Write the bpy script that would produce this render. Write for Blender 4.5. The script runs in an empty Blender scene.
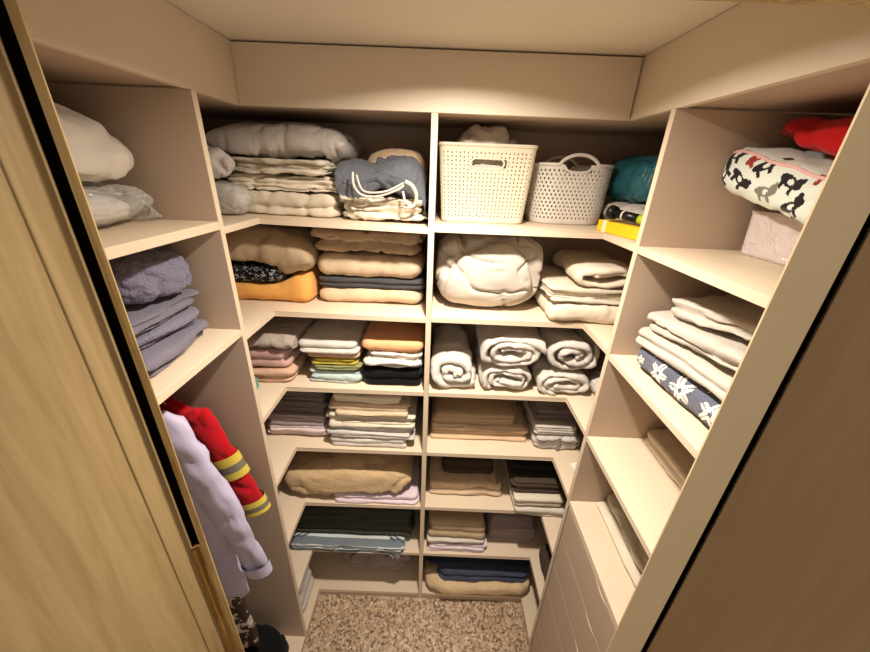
import bpy, bmesh, math, random
from mathutils import Vector, Matrix, noise
from mathutils.bvhtree import BVHTree

sc = bpy.context.scene
COL = sc.collection
V = Vector

# ------------------------------------------------------------------ materials
def srgb(r, g, b):
    f = lambda c: (c / 255 / 12.92) if c <= 10 else ((c / 255 + 0.055) / 1.055) ** 2.4
    return (f(r), f(g), f(b), 1)

def mat_base(name):
    m = bpy.data.materials.new(name)
    m.use_nodes = True
    nt = m.node_tree
    b = nt.nodes['Principled BSDF']
    return m, nt, b

def texco(nt, scale=(1, 1, 1), kind='Object'):
    tc = nt.nodes.new('ShaderNodeTexCoord')
    mp = nt.nodes.new('ShaderNodeMapping')
    mp.inputs['Scale'].default_value = scale
    nt.links.new(tc.outputs[kind], mp.inputs['Vector'])
    return mp.outputs['Vector']

def noise_node(nt, vec, scale, detail=4, rough=.55, dist=0):
    n = nt.nodes.new('ShaderNodeTexNoise')
    n.inputs['Scale'].default_value = scale
    n.inputs['Detail'].default_value = detail
    n.inputs['Roughness'].default_value = rough
    n.inputs['Distortion'].default_value = dist
    nt.links.new(vec, n.inputs['Vector'])
    return n.outputs['Fac']

def ramp(nt, fac, stops):
    r = nt.nodes.new('ShaderNodeValToRGB')
    el = r.color_ramp.elements
    while len(el) < len(stops):
        el.new(.5)
    for e, (p, c) in zip(el, stops):
        e.position = p
        e.color = c
    nt.links.new(fac, r.inputs['Fac'])
    return r.outputs['Color']

def bump(nt, b, h, strength, dist=.002, prev=None):
    n = nt.nodes.new('ShaderNodeBump')
    n.inputs['Strength'].default_value = strength
    n.inputs['Distance'].default_value = dist
    nt.links.new(h, n.inputs['Height'])
    if prev is not None:
        nt.links.new(prev, n.inputs['Normal'])
    nt.links.new(n.outputs['Normal'], b.inputs['Normal'])
    return n.outputs['Normal']

def mul(c, k):
    return (min(1, c[0] * k), min(1, c[1] * k), min(1, c[2] * k), 1)

def fabric(name, rgb, weave=420, wstr=.35, wr=.35, wrs=14, var=.10, sheen=.15):
    m, nt, b = mat_base(name)
    c = srgb(*rgb)
    vec = texco(nt)
    f = noise_node(nt, vec, 9, 3)
    col = ramp(nt, f, [(.3, mul(c, 1 - var)), (.7, mul(c, 1 + var * .6))])
    nt.links.new(col, b.inputs['Base Color'])
    b.inputs['Roughness'].default_value = .92
    b.inputs['Specular IOR Level'].default_value = .15
    b.inputs['Sheen Weight'].default_value = sheen
    n1 = bump(nt, b, noise_node(nt, vec, wrs, 3, .5, .6), wr, .006)
    bump(nt, b, noise_node(nt, vec, weave, 3), wstr, .0015 if wstr < .6 else .005, n1)
    return m

def laminate(name, rgb, rough=.5):
    m, nt, b = mat_base(name)
    c = srgb(*rgb)
    vec = texco(nt)
    f = noise_node(nt, vec, 5, 5)
    col = ramp(nt, f, [(.25, mul(c, .965)), (.75, mul(c, 1.025))])
    nt.links.new(col, b.inputs['Base Color'])
    b.inputs['Roughness'].default_value = rough
    b.inputs['Specular IOR Level'].default_value = .3
    bump(nt, b, noise_node(nt, vec, 260, 3), .04, .0005)
    return m

def plain(name, rgb, rough=.5, metal=0, spec=.4):
    m, nt, b = mat_base(name)
    vec = texco(nt)
    c = srgb(*rgb)
    f = noise_node(nt, vec, 30, 3)
    nt.links.new(ramp(nt, f, [(.3, mul(c, .95)), (.7, mul(c, 1.03))]), b.inputs['Base Color'])
    b.inputs['Roughness'].default_value = rough
    b.inputs['Metallic'].default_value = metal
    b.inputs['Specular IOR Level'].default_value = spec
    return m

def wood(name, dark, mid, light, stain, scale=1.0, stain_lo=.6):
    m, nt, b = mat_base(name)
    vec = texco(nt, (22 * scale, 22 * scale, 1.6 * scale))
    vec2 = texco(nt, (4, 4, 1.1))
    g = noise_node(nt, vec, 2.2, 8, .62, .8)
    base = ramp(nt, g, [(.28, srgb(*dark)), (.5, srgb(*mid)), (.72, srgb(*light))])
    s = noise_node(nt, vec2, 2.3, 5, .6, .5)
    sm = ramp(nt, s, [(stain_lo, (0, 0, 0, 1)), (stain_lo + .17, (1, 1, 1, 1))])
    mx = nt.nodes.new('ShaderNodeMixRGB')
    mx.inputs['Color2'].default_value = srgb(*stain)
    nt.links.new(base, mx.inputs['Color1'])
    mm = nt.nodes.new('ShaderNodeMath'); mm.operation = 'MULTIPLY'; mm.inputs[1].default_value = .5
    nt.links.new(sm, mm.inputs[0]); nt.links.new(mm.outputs[0], mx.inputs['Fac'])
    nt.links.new(mx.outputs[0], b.inputs['Base Color'])
    b.inputs['Roughness'].default_value = .55
    b.inputs['Specular IOR Level'].default_value = .25
    bump(nt, b, g, .12, .001)
    return m

def terrazzo(name):
    m, nt, b = mat_base(name)
    vec = texco(nt)
    v = nt.nodes.new('ShaderNodeTexVoronoi')
    v.inputs['Scale'].default_value = 104
    nt.links.new(vec, v.inputs['Vector'])
    sep = nt.nodes.new('ShaderNodeSeparateColor')
    nt.links.new(v.outputs['Color'], sep.inputs[0])
    col = ramp(nt, sep.outputs[0], [(0, srgb(40, 28, 20)), (.16, srgb(84, 62, 44)), (.24, srgb(186, 160, 130)),
                                    (.5, srgb(176, 142, 108)), (.72, srgb(222, 200, 172)), (.9, srgb(128, 100, 74))])
    v2 = nt.nodes.new('ShaderNodeTexVoronoi')
    v2.inputs['Scale'].default_value = 220
    nt.links.new(vec, v2.inputs['Vector'])
    sep2 = nt.nodes.new('ShaderNodeSeparateColor')
    nt.links.new(v2.outputs['Color'], sep2.inputs[0])
    col2 = ramp(nt, sep2.outputs[0], [(0, srgb(70, 50, 35)), (.2, srgb(150, 122, 94)), (.6, srgb(205, 180, 150))])
    mx = nt.nodes.new('ShaderNodeMixRGB'); mx.inputs['Fac'].default_value = .28
    nt.links.new(col, mx.inputs['Color1']); nt.links.new(col2, mx.inputs['Color2'])
    nt.links.new(mx.outputs[0], b.inputs['Base Color'])
    b.inputs['Roughness'].default_value = .45
    return m

def plastic_film(name, tint=(230, 228, 222), alpha=.35):
    m, nt, b = mat_base(name)
    out = nt.nodes['Material Output']
    tr = nt.nodes.new('ShaderNodeBsdfTransparent')
    tr.inputs['Color'].default_value = (.96, .96, .95, 1)
    b.inputs['Base Color'].default_value = srgb(*tint)
    b.inputs['Roughness'].default_value = .08
    b.inputs['Specular IOR Level'].default_value = .9
    vec = texco(nt)
    bump(nt, b, noise_node(nt, vec, 45, 4, .6, 1.5), .9, .006)
    lw = nt.nodes.new('ShaderNodeLayerWeight'); lw.inputs['Blend'].default_value = .35
    ma = nt.nodes.new('ShaderNodeMath'); ma.operation = 'MULTIPLY_ADD'
    ma.inputs[1].default_value = .5; ma.inputs[2].default_value = alpha
    nt.links.new(lw.outputs['Facing'], ma.inputs[0])
    mix = nt.nodes.new('ShaderNodeMixShader')
    nt.links.new(ma.outputs[0], mix.inputs['Fac'])
    nt.links.new(tr.outputs[0], mix.inputs[1])
    nt.links.new(b.outputs[0], mix.inputs[2])
    nt.links.new(mix.outputs[0], out.inputs['Surface'])
    return m

def specked(name, base, fleck, scale=70, lo=.12, stretch=(1, 1, 1)):
    m, nt, b = mat_base(name)
    vec = texco(nt, stretch)
    f = noise_node(nt, vec, scale, 2, .5, .8)
    col = ramp(nt, f, [(.5 + lo, srgb(*base)), (.54 + lo, srgb(*fleck))])
    nt.links.new(col, b.inputs['Base Color'])
    b.inputs['Roughness'].default_value = .9
    b.inputs['Specular IOR Level'].default_value = .15
    bump(nt, b, noise_node(nt, vec, 18, 3), .3, .005)
    return m

M = {}
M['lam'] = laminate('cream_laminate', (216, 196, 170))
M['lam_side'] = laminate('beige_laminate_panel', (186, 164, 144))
M['fascia'] = laminate('cream_fascia_laminate', (214, 199, 178))
M['ceil'] = laminate('ceiling_paint', (212, 202, 186), .8)
M['wall'] = laminate('wall_paint', (205, 188, 165), .8)
M['floor'] = terrazzo('speckled_terrazzo')
M['oak'] = wood('pale_oak_door', (140, 116, 77), (154, 130, 90), (166, 142, 102), (126, 92, 50), .9, .55)
M['oak_edge'] = wood('oak_frame', (140, 108, 62), (186, 156, 106), (205, 178, 128), (110, 74, 34), 1.4, .52)
M['walnut'] = wood('brown_veneer_door', (146, 118, 88), (152, 124, 93), (159, 131, 99), (132, 103, 74), .8, .60)
M['jamb'] = laminate('grey_beige_jamb', (206, 182, 146))
M['dark'] = plain('gap_shade', (10, 7, 5), .95, 0, .02)  # near-black colour stands in for the shade inside the door gaps
M['brass'] = wood('golden_batten', (92, 64, 26), (140, 102, 48), (180, 140, 80), (80, 50, 20), 1.5)
M['steel'] = plain('rail_steel', (170, 168, 165), .3, 1)
M['white_plastic'] = plain('white_plastic', (236, 228, 212), .45)
M['basket_cream'] = plain('cream_basket_plastic', (216, 204, 180), .45)
M['basket_white'] = plain('white_basket_plastic', (214, 206, 194), .45)
M['film'] = plastic_film('clear_film', alpha=.16)
M['frosted'] = plastic_film('frosted_plastic', (240, 225, 222), .55)
M['black_plastic'] = plain('black_plastic', (14, 13, 13), .35)
M['lime'] = plain('lime_plastic', (170, 190, 40), .5)
M['yellow'] = plain('yellow_card', (245, 190, 20), .5)
M['tape'] = plain('masking_tape', (235, 215, 170), .6)
M['brown_knot'] = plain('brown_fastener', (120, 90, 60), .7)
W = fabric
M['white'] = W('white_cotton', (206, 197, 185))
M['white_terry'] = W('white_terry', (214, 206, 195), 260, .9, .4)
M['cream'] = W('cream_cotton', (212, 200, 179))
M['cream2'] = W('ivory_cotton', (226, 212, 190))
M['greywhite'] = W('grey_white_cotton', (196, 188, 180))
M['grey_pillow'] = W('pale_grey_pillowcase', (190, 182, 174))
M['slate'] = W('slate_cotton', (96, 98, 104))
M['stone'] = W('stone_grey_cotton', (172, 158, 146))
M['quilt_white'] = W('quilt_white_cotton', (190, 180, 167))
M['charcoal'] = W('charcoal_cotton', (70, 68, 70))
M['taupe'] = W('taupe_cotton', (178, 154, 124))
M['beige'] = W('beige_cotton', (214, 184, 150))
M['beige2'] = W('sand_cotton', (206, 180, 150))
M['orange'] = W('orange_fleece', (232, 168, 88), 300, .5)
M['peach'] = W('peach_towel', (236, 172, 122), 260, .8)
M['peach2'] = W('dusty_peach_cotton', (206, 166, 140))
M['pink'] = W('pink_terry', (204, 164, 156), 260, .8)
M['palepink'] = W('pale_pink_cotton', (222, 200, 198))
M['lilac'] = W('lilac_cotton', (216, 198, 204))
M['olive'] = W('olive_towel', (186, 166, 62), 260, .7)
M['sage'] = W('sage_towel', (140, 140, 96), 260, .7)
M['mint'] = W('mint_towel', (186, 202, 196), 260, .8)
M['mintgreen'] = W('sea_green_cloth', (96, 158, 140), 260, .6)
M['black'] = W('black_terry', (20, 18, 20), 260, .8, sheen=.05)
M['blackc'] = W('black_nylon', (16, 15, 16), 420, .2, sheen=.03)
M['darkgrey'] = W('dark_grey_fabric', (112, 100, 96))
M['mauvegrey'] = W('mauve_grey_fabric', (146, 130, 126))
M['darkgreen'] = W('black_green_fabric', (64, 63, 54), sheen=.05)
M['darkbrown'] = W('dark_brown_fabric', (70, 58, 46), sheen=.05)
M['tan_fleece'] = W('tan_fleece', (204, 174, 132), 190, 1.0, .5)
M['tan_fluffy'] = W('fluffy_beige', (222, 192, 152), 150, 1.3, .5)
M['navy'] = W('navy_fleece', (31, 35, 54), 260, .6, sheen=.1)
M['blue'] = W('blue_grey_fleece', (68, 73, 92), 260, .6)
M['lav_terry'] = W('lavender_grey_terry', (126, 121, 140), 170, 1.3, .45)
M['lav'] = W('lavender_grey_knit', (122, 116, 130), 260, .7)
M['shirt'] = W('lilac_shirt', (184, 176, 200), 500, .12, .3, 10)
M['red'] = W('red_jacket_fabric', (188, 18, 30), 420, .2, .3, 12, sheen=.1)
M['redcloth'] = W('red_cloth', (190, 24, 26), sheen=.1)
M['hiyellow'] = W('hi_vis_yellow', (214, 190, 74), 420, .2)
M['silver'] = plain('silver_tape', (128, 122, 104), .4, .2)
M['teal'] = plain('teal_plastic_bag', (44, 104, 114), .35)
M['floral'] = W('navy_blanket', (94, 97, 112), 300, .6)
M['flower'] = W('white_flower_print', (232, 224, 210), 300, .6)
M['flower_tan'] = W('tan_leaf_print', (196, 150, 104), 300, .6)
M['blackpat'] = specked('black_patterned_cotton', (20, 18, 22), (150, 148, 150), 85, .06, (1, 1, 1.6))
M['paisley'] = specked('brown_white_print', (70, 54, 46), (200, 188, 172), 24, .05)
M['lace'] = specked('brown_lace', (226, 212, 190), (70, 50, 36), 60, .02)
M['pouch'] = W('pouch_cotton', (214, 220, 208), 400, .2)
M['motif_black'] = W('black_print', (34, 30, 30), 400, .2)
M['motif_red'] = W('red_print', (150, 50, 46), 400, .2)
M['motif_grey'] = W('grey_print', (120, 118, 108), 400, .2)
M['piping'] = W('pink_piping', (226, 176, 170), 400, .2)
M['stripe_a'] = W('blue_grey_stripe', (116, 123, 130), 300, .5)
M['stripe_b'] = W('pale_stripe', (208, 210, 206), 300, .5)
M['stripe_c'] = W('dusk_stripe', (84, 94, 108), 300, .5)

def lens_mat():
    m, nt, b = mat_base('lamp_lens')
    b.inputs['Base Color'].default_value = (1, .95, .85, 1)
    b.inputs['Emission Color'].default_value = (1, .80, .54, 1)
    b.inputs['Emission Strength'].default_value = 12
    return m
M['lens'] = lens_mat()

# ------------------------------------------------------------------ objects
def link(name, me, mats, parent=None):
    o = bpy.data.objects.new(name, me)
    COL.objects.link(o)
    for m in (mats if isinstance(mats, (list, tuple)) else [mats]):
        me.materials.append(m)
    if parent is not None:
        o.parent = parent
        o.matrix_parent_inverse = parent.matrix_world.inverted()
    return o

def tag(o, label=None, cat=None, group=None, kind=None):
    if label: o['label'] = label
    if cat: o['category'] = cat
    if group: o['group'] = group
    if kind: o['kind'] = kind
    return o

def empty(name, loc, label, cat, group=None):
    o = bpy.data.objects.new(name, None)
    COL.objects.link(o)
    o.location = loc
    o.matrix_world = Matrix.Translation(loc)
    o.empty_display_size = .02
    return tag(o, label, cat, group)

def from_bm(name, bm, mats, parent=None, smooth=False):
    me = bpy.data.meshes.new(name)
    bmesh.ops.recalc_face_normals(bm, faces=bm.faces)
    bm.to_mesh(me)
    bm.free()
    if smooth:
        for p in me.polygons: p.use_smooth = True
    return link(name, me, mats, parent)

def add_box(bm, lo, hi, bev=.0008):
    lo, hi = V(lo), V(hi)
    r = bmesh.ops.create_cube(bm, size=1)
    for v in r['verts']:
        v.co = V(((lo.x + hi.x) / 2 + v.co.x * (hi.x - lo.x), (lo.y + hi.y) / 2 + v.co.y * (hi.y - lo.y),
                  (lo.z + hi.z) / 2 + v.co.z * (hi.z - lo.z)))
    if bev:
        es = list({e for v in r['verts'] for e in v.link_edges})
        bmesh.ops.bevel(bm, geom=es, offset=bev, segments=2, affect='EDGES', profile=.5)

def box(name, lo, hi, m, parent=None, bev=.0008):
    bm = bmesh.new()
    add_box(bm, lo, hi, bev)
    return from_bm(name, bm, m, parent)

def prism(name, pts, z0, z1, m, parent=None, zfun=None, bev=.0008):
    """polygon in xy pulled up from z0 to z1"""
    bm = bmesh.new()
    a = [bm.verts.new((x, y, z0)) for x, y in pts]
    b = [bm.verts.new((x, y, z1)) for x, y in pts]
    n = len(pts)
    bm.faces.new(a[::-1]); bm.faces.new(b)
    for i in range(n):
        bm.faces.new((a[i], a[(i + 1) % n], b[(i + 1) % n], b[i]))
    if bev:
        bmesh.ops.bevel(bm, geom=bm.edges[:], offset=bev, segments=2, affect='EDGES', profile=.5)
    if zfun:
        for v in bm.verts: v.co.z += zfun(v.co.x)
    return from_bm(name, bm, m, parent)

def struct(o):
    o['kind'] = 'structure'
    return o

# ------------------------------------------------------------------ room
XL, XR, YB, YD, T = -.5515, .505, 1.1, .915, .018
XC = -.0326
WL, WR, WB = -.97, .925, 1.52
ZC, ZF = 2.350, 2.2075
YF = .42                                     # outer face of the doorway
ZT = {2: 1.909, 3: 1.607, 4: 1.302, 5: 1.007, 6: .688, 7: .369, 8: .048}

struct(box('floor', (-1.6, -1.3, -.05), (1.6, 1.7, 0), M['floor'], bev=0))
struct(box('ceiling', (WL - .1, .34, ZC), (WR + .1, WB + .1, ZC + .06), M['ceil'], bev=0))
struct(box('wall_back', (WL - .1, WB, 0), (WR + .1, WB + .08, ZC), M['wall'], bev=0))
struct(box('wall_left', (WL - .08, .34, 0), (WL, WB, ZC), M['wall'], bev=0))
struct(box('wall_right', (WR, .34, 0), (WR + .08, WB, ZC), M['wall'], bev=0))
# wall with the doorway
struct(box('wall_front_left', (-1.6, .430, 0), (-.4490, .460, 2.6), M['wall'], bev=0))
struct(box('wall_front_right', (.492, .430, 0), (1.6, .460, 2.6), M['wall'], bev=0))
struct(box('trim_1', (-.434, .40, 2.2195), (.4915, .425, 2.6), M['oak_edge']))          # door head
struct(box('trim_2', (-.4195, .4203, 0), (-.4070, .4225, 2.217), M['oak_edge'], bev=.0006))  # left frame edge
tag(bpy.data.objects['trim_2'], 'narrow wooden door frame edge at the left of the doorway')
# right jamb, slightly out of plumb
def jamb():
    bm = bmesh.new()
    z0, z1 = 0, 2.217
    def xl(z): return .3955 + (max(z, .1) - .1) / 2.15 * .027
    lo = [(xl(0), .4195), (.478, .4195), (.478, .4235), (xl(0), .4235)]
    hi = [(xl(z1), .4195), (.484, .4195), (.484, .4235), (xl(z1), .4235)]
    a = [bm.verts.new((x, y, z0)) for x, y in lo]; b = [bm.verts.new((x, y, z1)) for x, y in hi]
    bm.faces.new(a[::-1]); bm.faces.new(b)
    for i in range(4): bm.faces.new((a[i], a[(i + 1) % 4], b[(i + 1) % 4], b[i]))
    bmesh.ops.bevel(bm, geom=bm.edges[:], offset=.0006, segments=2, affect='EDGES')
    return struct(from_bm('trim_3', bm, M['jamb']))
jamb()
struct(box('trim_4', (-.4400, .4235, 0), (-.4212, .4265, 2.217), M['dark'], bev=0))     # near-black strip painting the deep shade of the left gap
struct(box('trim_5', (.472, .4245, 0), (.4965, .4295, 2.217), M['dark'], bev=0))  # painted shade strip for the gap beside the right door
struct(box('trim_6', (-.4325, .408, 0), (-.4225, .428, 1.415), M['brass'], bev=.0015))  # golden batten in the gap
# left door leaf, opened square to the doorway, with stile and recessed panel
dl = struct(box('door_1', (-.472, -.36, .012), (-.4345, .4195, 2.21), M['oak'], bev=.0015))
st = box('stile', (-.4375, .3735, .013), (-.4322, .4185, 2.209), M['oak'], dl, bev=.0015)
# right door leaf, swung wide open
def right_door():
    bm = bmesh.new()
    add_box(bm, (0, 0, .012), (.82, .036, 2.21), .0015)
    o = from_bm('door_2', bm, M['walnut'])
    o.location = (.4915, .418, 0)
    o.rotation_euler = (0, 0, math.radians(-50))
    return struct(o)
right_door()
# fascia boards under the ceiling
struct(box('trim_7', (XL + .0005, YB, ZF), (XR - .0035, YB + .018, ZC - .004), M['fascia']))
struct(box('trim_8', (XL - .018, .42, ZF), (XL, YB + .018, ZC - .001), M['fascia']))
struct(box('trim_9', (XR, .42, ZF), (XR + .018, YB + .018, ZC - .001), M['fascia']))
for n, l in ((7, 'cream fascia board over the back shelves'), (8, 'cream fascia board over the left shelves'), (9, 'cream fascia board over the right shelves')):
    bpy.data.objects['trim_%d' % n]['label'] = l

# ------------------------------------------------------------------ built-in shelving
def zl2(x): return .005 - (x + .552) * .0215       # the top left shelf hangs slightly towards the middle
def zl3(x): return .001 - (x + .552) * .009
def zl0(x): return 0.0
ZLF = {2: zl2, 3: zl3}
PT = .004                                     # gap between fascia and the top board

u1 = empty('corner_shelving', (XL, 1.3, 0), 'cream laminate corner shelving filling the left half of the back wall', 'shelving')
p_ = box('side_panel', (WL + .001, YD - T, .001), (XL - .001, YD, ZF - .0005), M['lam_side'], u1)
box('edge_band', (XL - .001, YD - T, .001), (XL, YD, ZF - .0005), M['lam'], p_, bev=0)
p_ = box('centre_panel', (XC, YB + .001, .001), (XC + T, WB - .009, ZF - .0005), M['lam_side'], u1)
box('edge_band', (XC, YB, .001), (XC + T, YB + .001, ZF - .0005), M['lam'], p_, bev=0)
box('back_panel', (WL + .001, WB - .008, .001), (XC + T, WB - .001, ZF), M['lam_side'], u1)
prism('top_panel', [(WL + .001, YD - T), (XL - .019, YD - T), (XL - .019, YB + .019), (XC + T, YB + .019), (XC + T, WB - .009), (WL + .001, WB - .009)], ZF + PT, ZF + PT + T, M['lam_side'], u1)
for n, z in ZT.items():
    prism('shelf', [(WL + .001, YD + .0005), (XL, YD + .0005), (XL, YB), (XC - .0005, YB), (XC - .0005, WB - .0095), (WL + .001, WB - .0095)],
          z - T, z, M['lam'], u1, ZLF.get(n))
box('plinth', (XL - .02, YB + .002, .001), (XC - .001, YB + .018, ZT[8] - T - .0005), M['lam_side'], u1)
box('plinth', (XL - .02, YD + .001, .001), (XL - .002, YB + .001, ZT[8] - T - .0005), M['lam_side'], u1)

u2 = empty('corner_shelving', (XR, 1.3, 0), 'cream laminate corner shelving filling the right half of the back wall', 'shelving')
XD = XC + T + .0005
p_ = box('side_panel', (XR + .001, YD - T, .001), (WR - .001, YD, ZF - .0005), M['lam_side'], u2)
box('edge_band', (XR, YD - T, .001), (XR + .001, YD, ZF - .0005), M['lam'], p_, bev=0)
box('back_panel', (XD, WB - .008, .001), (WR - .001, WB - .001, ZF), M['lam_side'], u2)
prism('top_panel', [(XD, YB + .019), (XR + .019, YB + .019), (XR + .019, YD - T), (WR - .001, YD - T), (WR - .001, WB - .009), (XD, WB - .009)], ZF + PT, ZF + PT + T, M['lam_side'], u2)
for n, z in ZT.items():
    prism('shelf', [(XD, YB), (XR, YB), (XR, YD + .0005), (WR - .001, YD + .0005), (WR - .001, WB - .0095), (XD, WB - .0095)],
          z - T, z, M['lam'], u2)
box('plinth', (XD, YB + .002, .001), (XR + .02, YB + .018, ZT[8] - T - .0005), M['lam_side'], u2)
box('plinth', (XR + .002, YD + .001, .001), (XR + .02, YB + .001, ZT[8] - T - .0005), M['lam_side'], u2)

YA = .462                                    # where the side units begin, behind the door wall
YU = YD - T - .0005
ZA, ZB_ = 1.929, 1.632
u3 = empty('wardrobe_unit', (XL, .65, 0), 'open cream wardrobe bay on the left with two shelves over hanging clothes', 'wardrobe')
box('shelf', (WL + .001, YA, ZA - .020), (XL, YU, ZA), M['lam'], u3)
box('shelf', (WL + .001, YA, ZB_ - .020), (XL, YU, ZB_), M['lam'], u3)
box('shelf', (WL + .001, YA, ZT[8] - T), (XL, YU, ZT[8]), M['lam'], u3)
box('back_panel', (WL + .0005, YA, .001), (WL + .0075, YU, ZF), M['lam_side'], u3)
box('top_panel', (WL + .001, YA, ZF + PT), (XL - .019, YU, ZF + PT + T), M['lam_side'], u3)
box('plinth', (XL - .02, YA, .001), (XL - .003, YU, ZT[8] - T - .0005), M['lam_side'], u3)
def cyl(name, p0, p1, r, m, parent=None, n=20, r1=None, smooth=True):
    bm = bmesh.new()
    add_cyl(bm, p0, p1, r, n, r1)
    o = from_bm(name, bm, m, parent, smooth)
    return o
def add_cyl(bm, p0, p1, r, n=20, r1=None):
    p0, p1 = V(p0), V(p1)
    d = (p1 - p0).normalized()
    a = d.orthogonal().normalized(); b = d.cross(a)
    r1 = r if r1 is None else r1
    c0 = [bm.verts.new(p0 + (a * math.cos(t) + b * math.sin(t)) * r) for t in (2 * math.pi * i / n for i in range(n))]
    c1 = [bm.verts.new(p1 + (a * math.cos(t) + b * math.sin(t)) * r1) for t in (2 * math.pi * i / n for i in range(n))]
    bm.faces.new(c0[::-1]); bm.faces.new(c1)
    for i in range(n): bm.faces.new((c0[i], c0[(i + 1) % n], c1[(i + 1) % n], c1[i]))
cyl('hanging_rail', (-.77, YA + .001, 1.588), (-.77, YU - .001, 1.588), .0125, M['steel'], u3)

u4 = empty('drawer_unit', (XR, .65, 0), 'cream cabinet on the right with open shelves over flush drawers', 'cabinet')
RS = {'A': 1.909, 'B': 1.600, 'C': 1.299, 'D': 1.004}
for k, z in RS.items():
    box('shelf', (XR, YA, z - .018), (WR - .001, YU, z), M['lam'], u4)
box('back_panel', (WR - .0075, YA, .001), (WR - .0005, YU, ZF), M['lam_side'], u4)
box('top_panel', (XR + .019, YA, ZF + PT), (WR - .001, YU, ZF + PT + T), M['lam_side'], u4)
box('plinth', (XR + .003, YA, .001), (XR + .02, YU, .04), M['lam_side'], u4)
zs = [.984, .830, .664, .497, .262, .045]
for i in range(5):
    z1, z0 = zs[i] - .0015, zs[i + 1] + .0015
    # drawer front with a lens-shaped finger pull cut into its top edge
    bm = bmesh.new()
    y0, y1 = YA + .002, YU - .008
    ym, hw, dp = .612, .040, .013
    N = 24
    top = []
    for k in range(N + 1):
        y = y0 + (y1 - y0) * k / N
        top.append((y, z1))
    if i < 3:
        top = [(y0, z1)] + [(ym - hw + 2 * hw * k / 16, z1 - dp * math.sin(math.pi * k / 16)) for k in range(17)] + [(y1, z1)]
    else:
        top = [(y0, z1), (y1, z1)]
    prof = [(y1, z0), (y0, z0)] + top
    fa = [bm.verts.new((XR, y, z)) for y, z in prof]
    fb = [bm.verts.new((XR + .018, y, z)) for y, z in prof]
    bm.faces.new(fa); bm.faces.new(fb[::-1])
    n = len(prof)
    for k in range(n): bm.faces.new((fa[k], fb[k], fb[(k + 1) % n], fa[(k + 1) % n]))
    d = from_bm('drawer', bm, M['lam_side'], u4)
    if i < 3:
        box('pull_liner', (XR + .019, ym - hw - .01, z1 - dp - .012), (XR + .022, ym + hw + .01, z1 - .001), M['lam'], d, bev=0)
    box('drawer_box', (XR + .024, y0 + .02, z0 + .015), (WR - .06, y1 - .02, z1 - .03), M['lam_side'], d, bev=0)

# ------------------------------------------------------------------ ceiling lamp
lamp = empty('ceiling_lamp', (.045, .735, ZC), 'small round flush downlight in the closet ceiling', 'lamp')
def ring(name, c, ri, ro, z0, z1, m, parent):
    bm = bmesh.new()
    n = 48
    R = []
    for r, z in ((ro, z1), (ro, z0 + .003), (ro - .004, z0), (ri + .004, z0), (ri, z0 + .002), (ri, z1)):
        R.append([bm.verts.new((c[0] + r * math.cos(2 * math.pi * i / n), c[1] + r * math.sin(2 * math.pi * i / n), z)) for i in range(n)])
    for a, b in zip(R, R[1:] + R[:1]):
        for i in range(n): bm.faces.new((a[i], a[(i + 1) % n], b[(i + 1) % n], b[i]))
    return from_bm(name, bm, m, parent, True)
ring('trim_ring', (.045, .735),   .040, .054, ZC - .006, ZC - .0005, M['white_plastic'], lamp)
bm = bmesh.new()
bmesh.ops.create_circle(bm, cap_ends=True, segments=40, radius=.0395)
for v in bm.verts: v.co += V((.045, .735, ZC - .002))
for f in bm.faces:
    f.normal_update()
me = bpy.data.meshes.new('lens')
if bm.faces[:][0].normal.z > 0: bmesh.ops.reverse_faces(bm, faces=bm.faces[:])
bm.to_mesh(me); bm.free()
link('lens', me, M['lens'], lamp)

# ------------------------------------------------------------------ cloth
def n3(p): return noise.noise(p)

class Zone:
    """free space of one compartment; cloth is kept inside it"""
    def __init__(s, x0, x1, y0, y1, z0, z1, zf=None):
        s.x0, s.x1, s.y0, s.y1, s.z0, s.z1, s.zf = x0, x1, y0, y1, z0, z1, zf or zl0
        s.items = []
    def floor(s, x): return s.z0 + s.zf(x) + .0008

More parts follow.
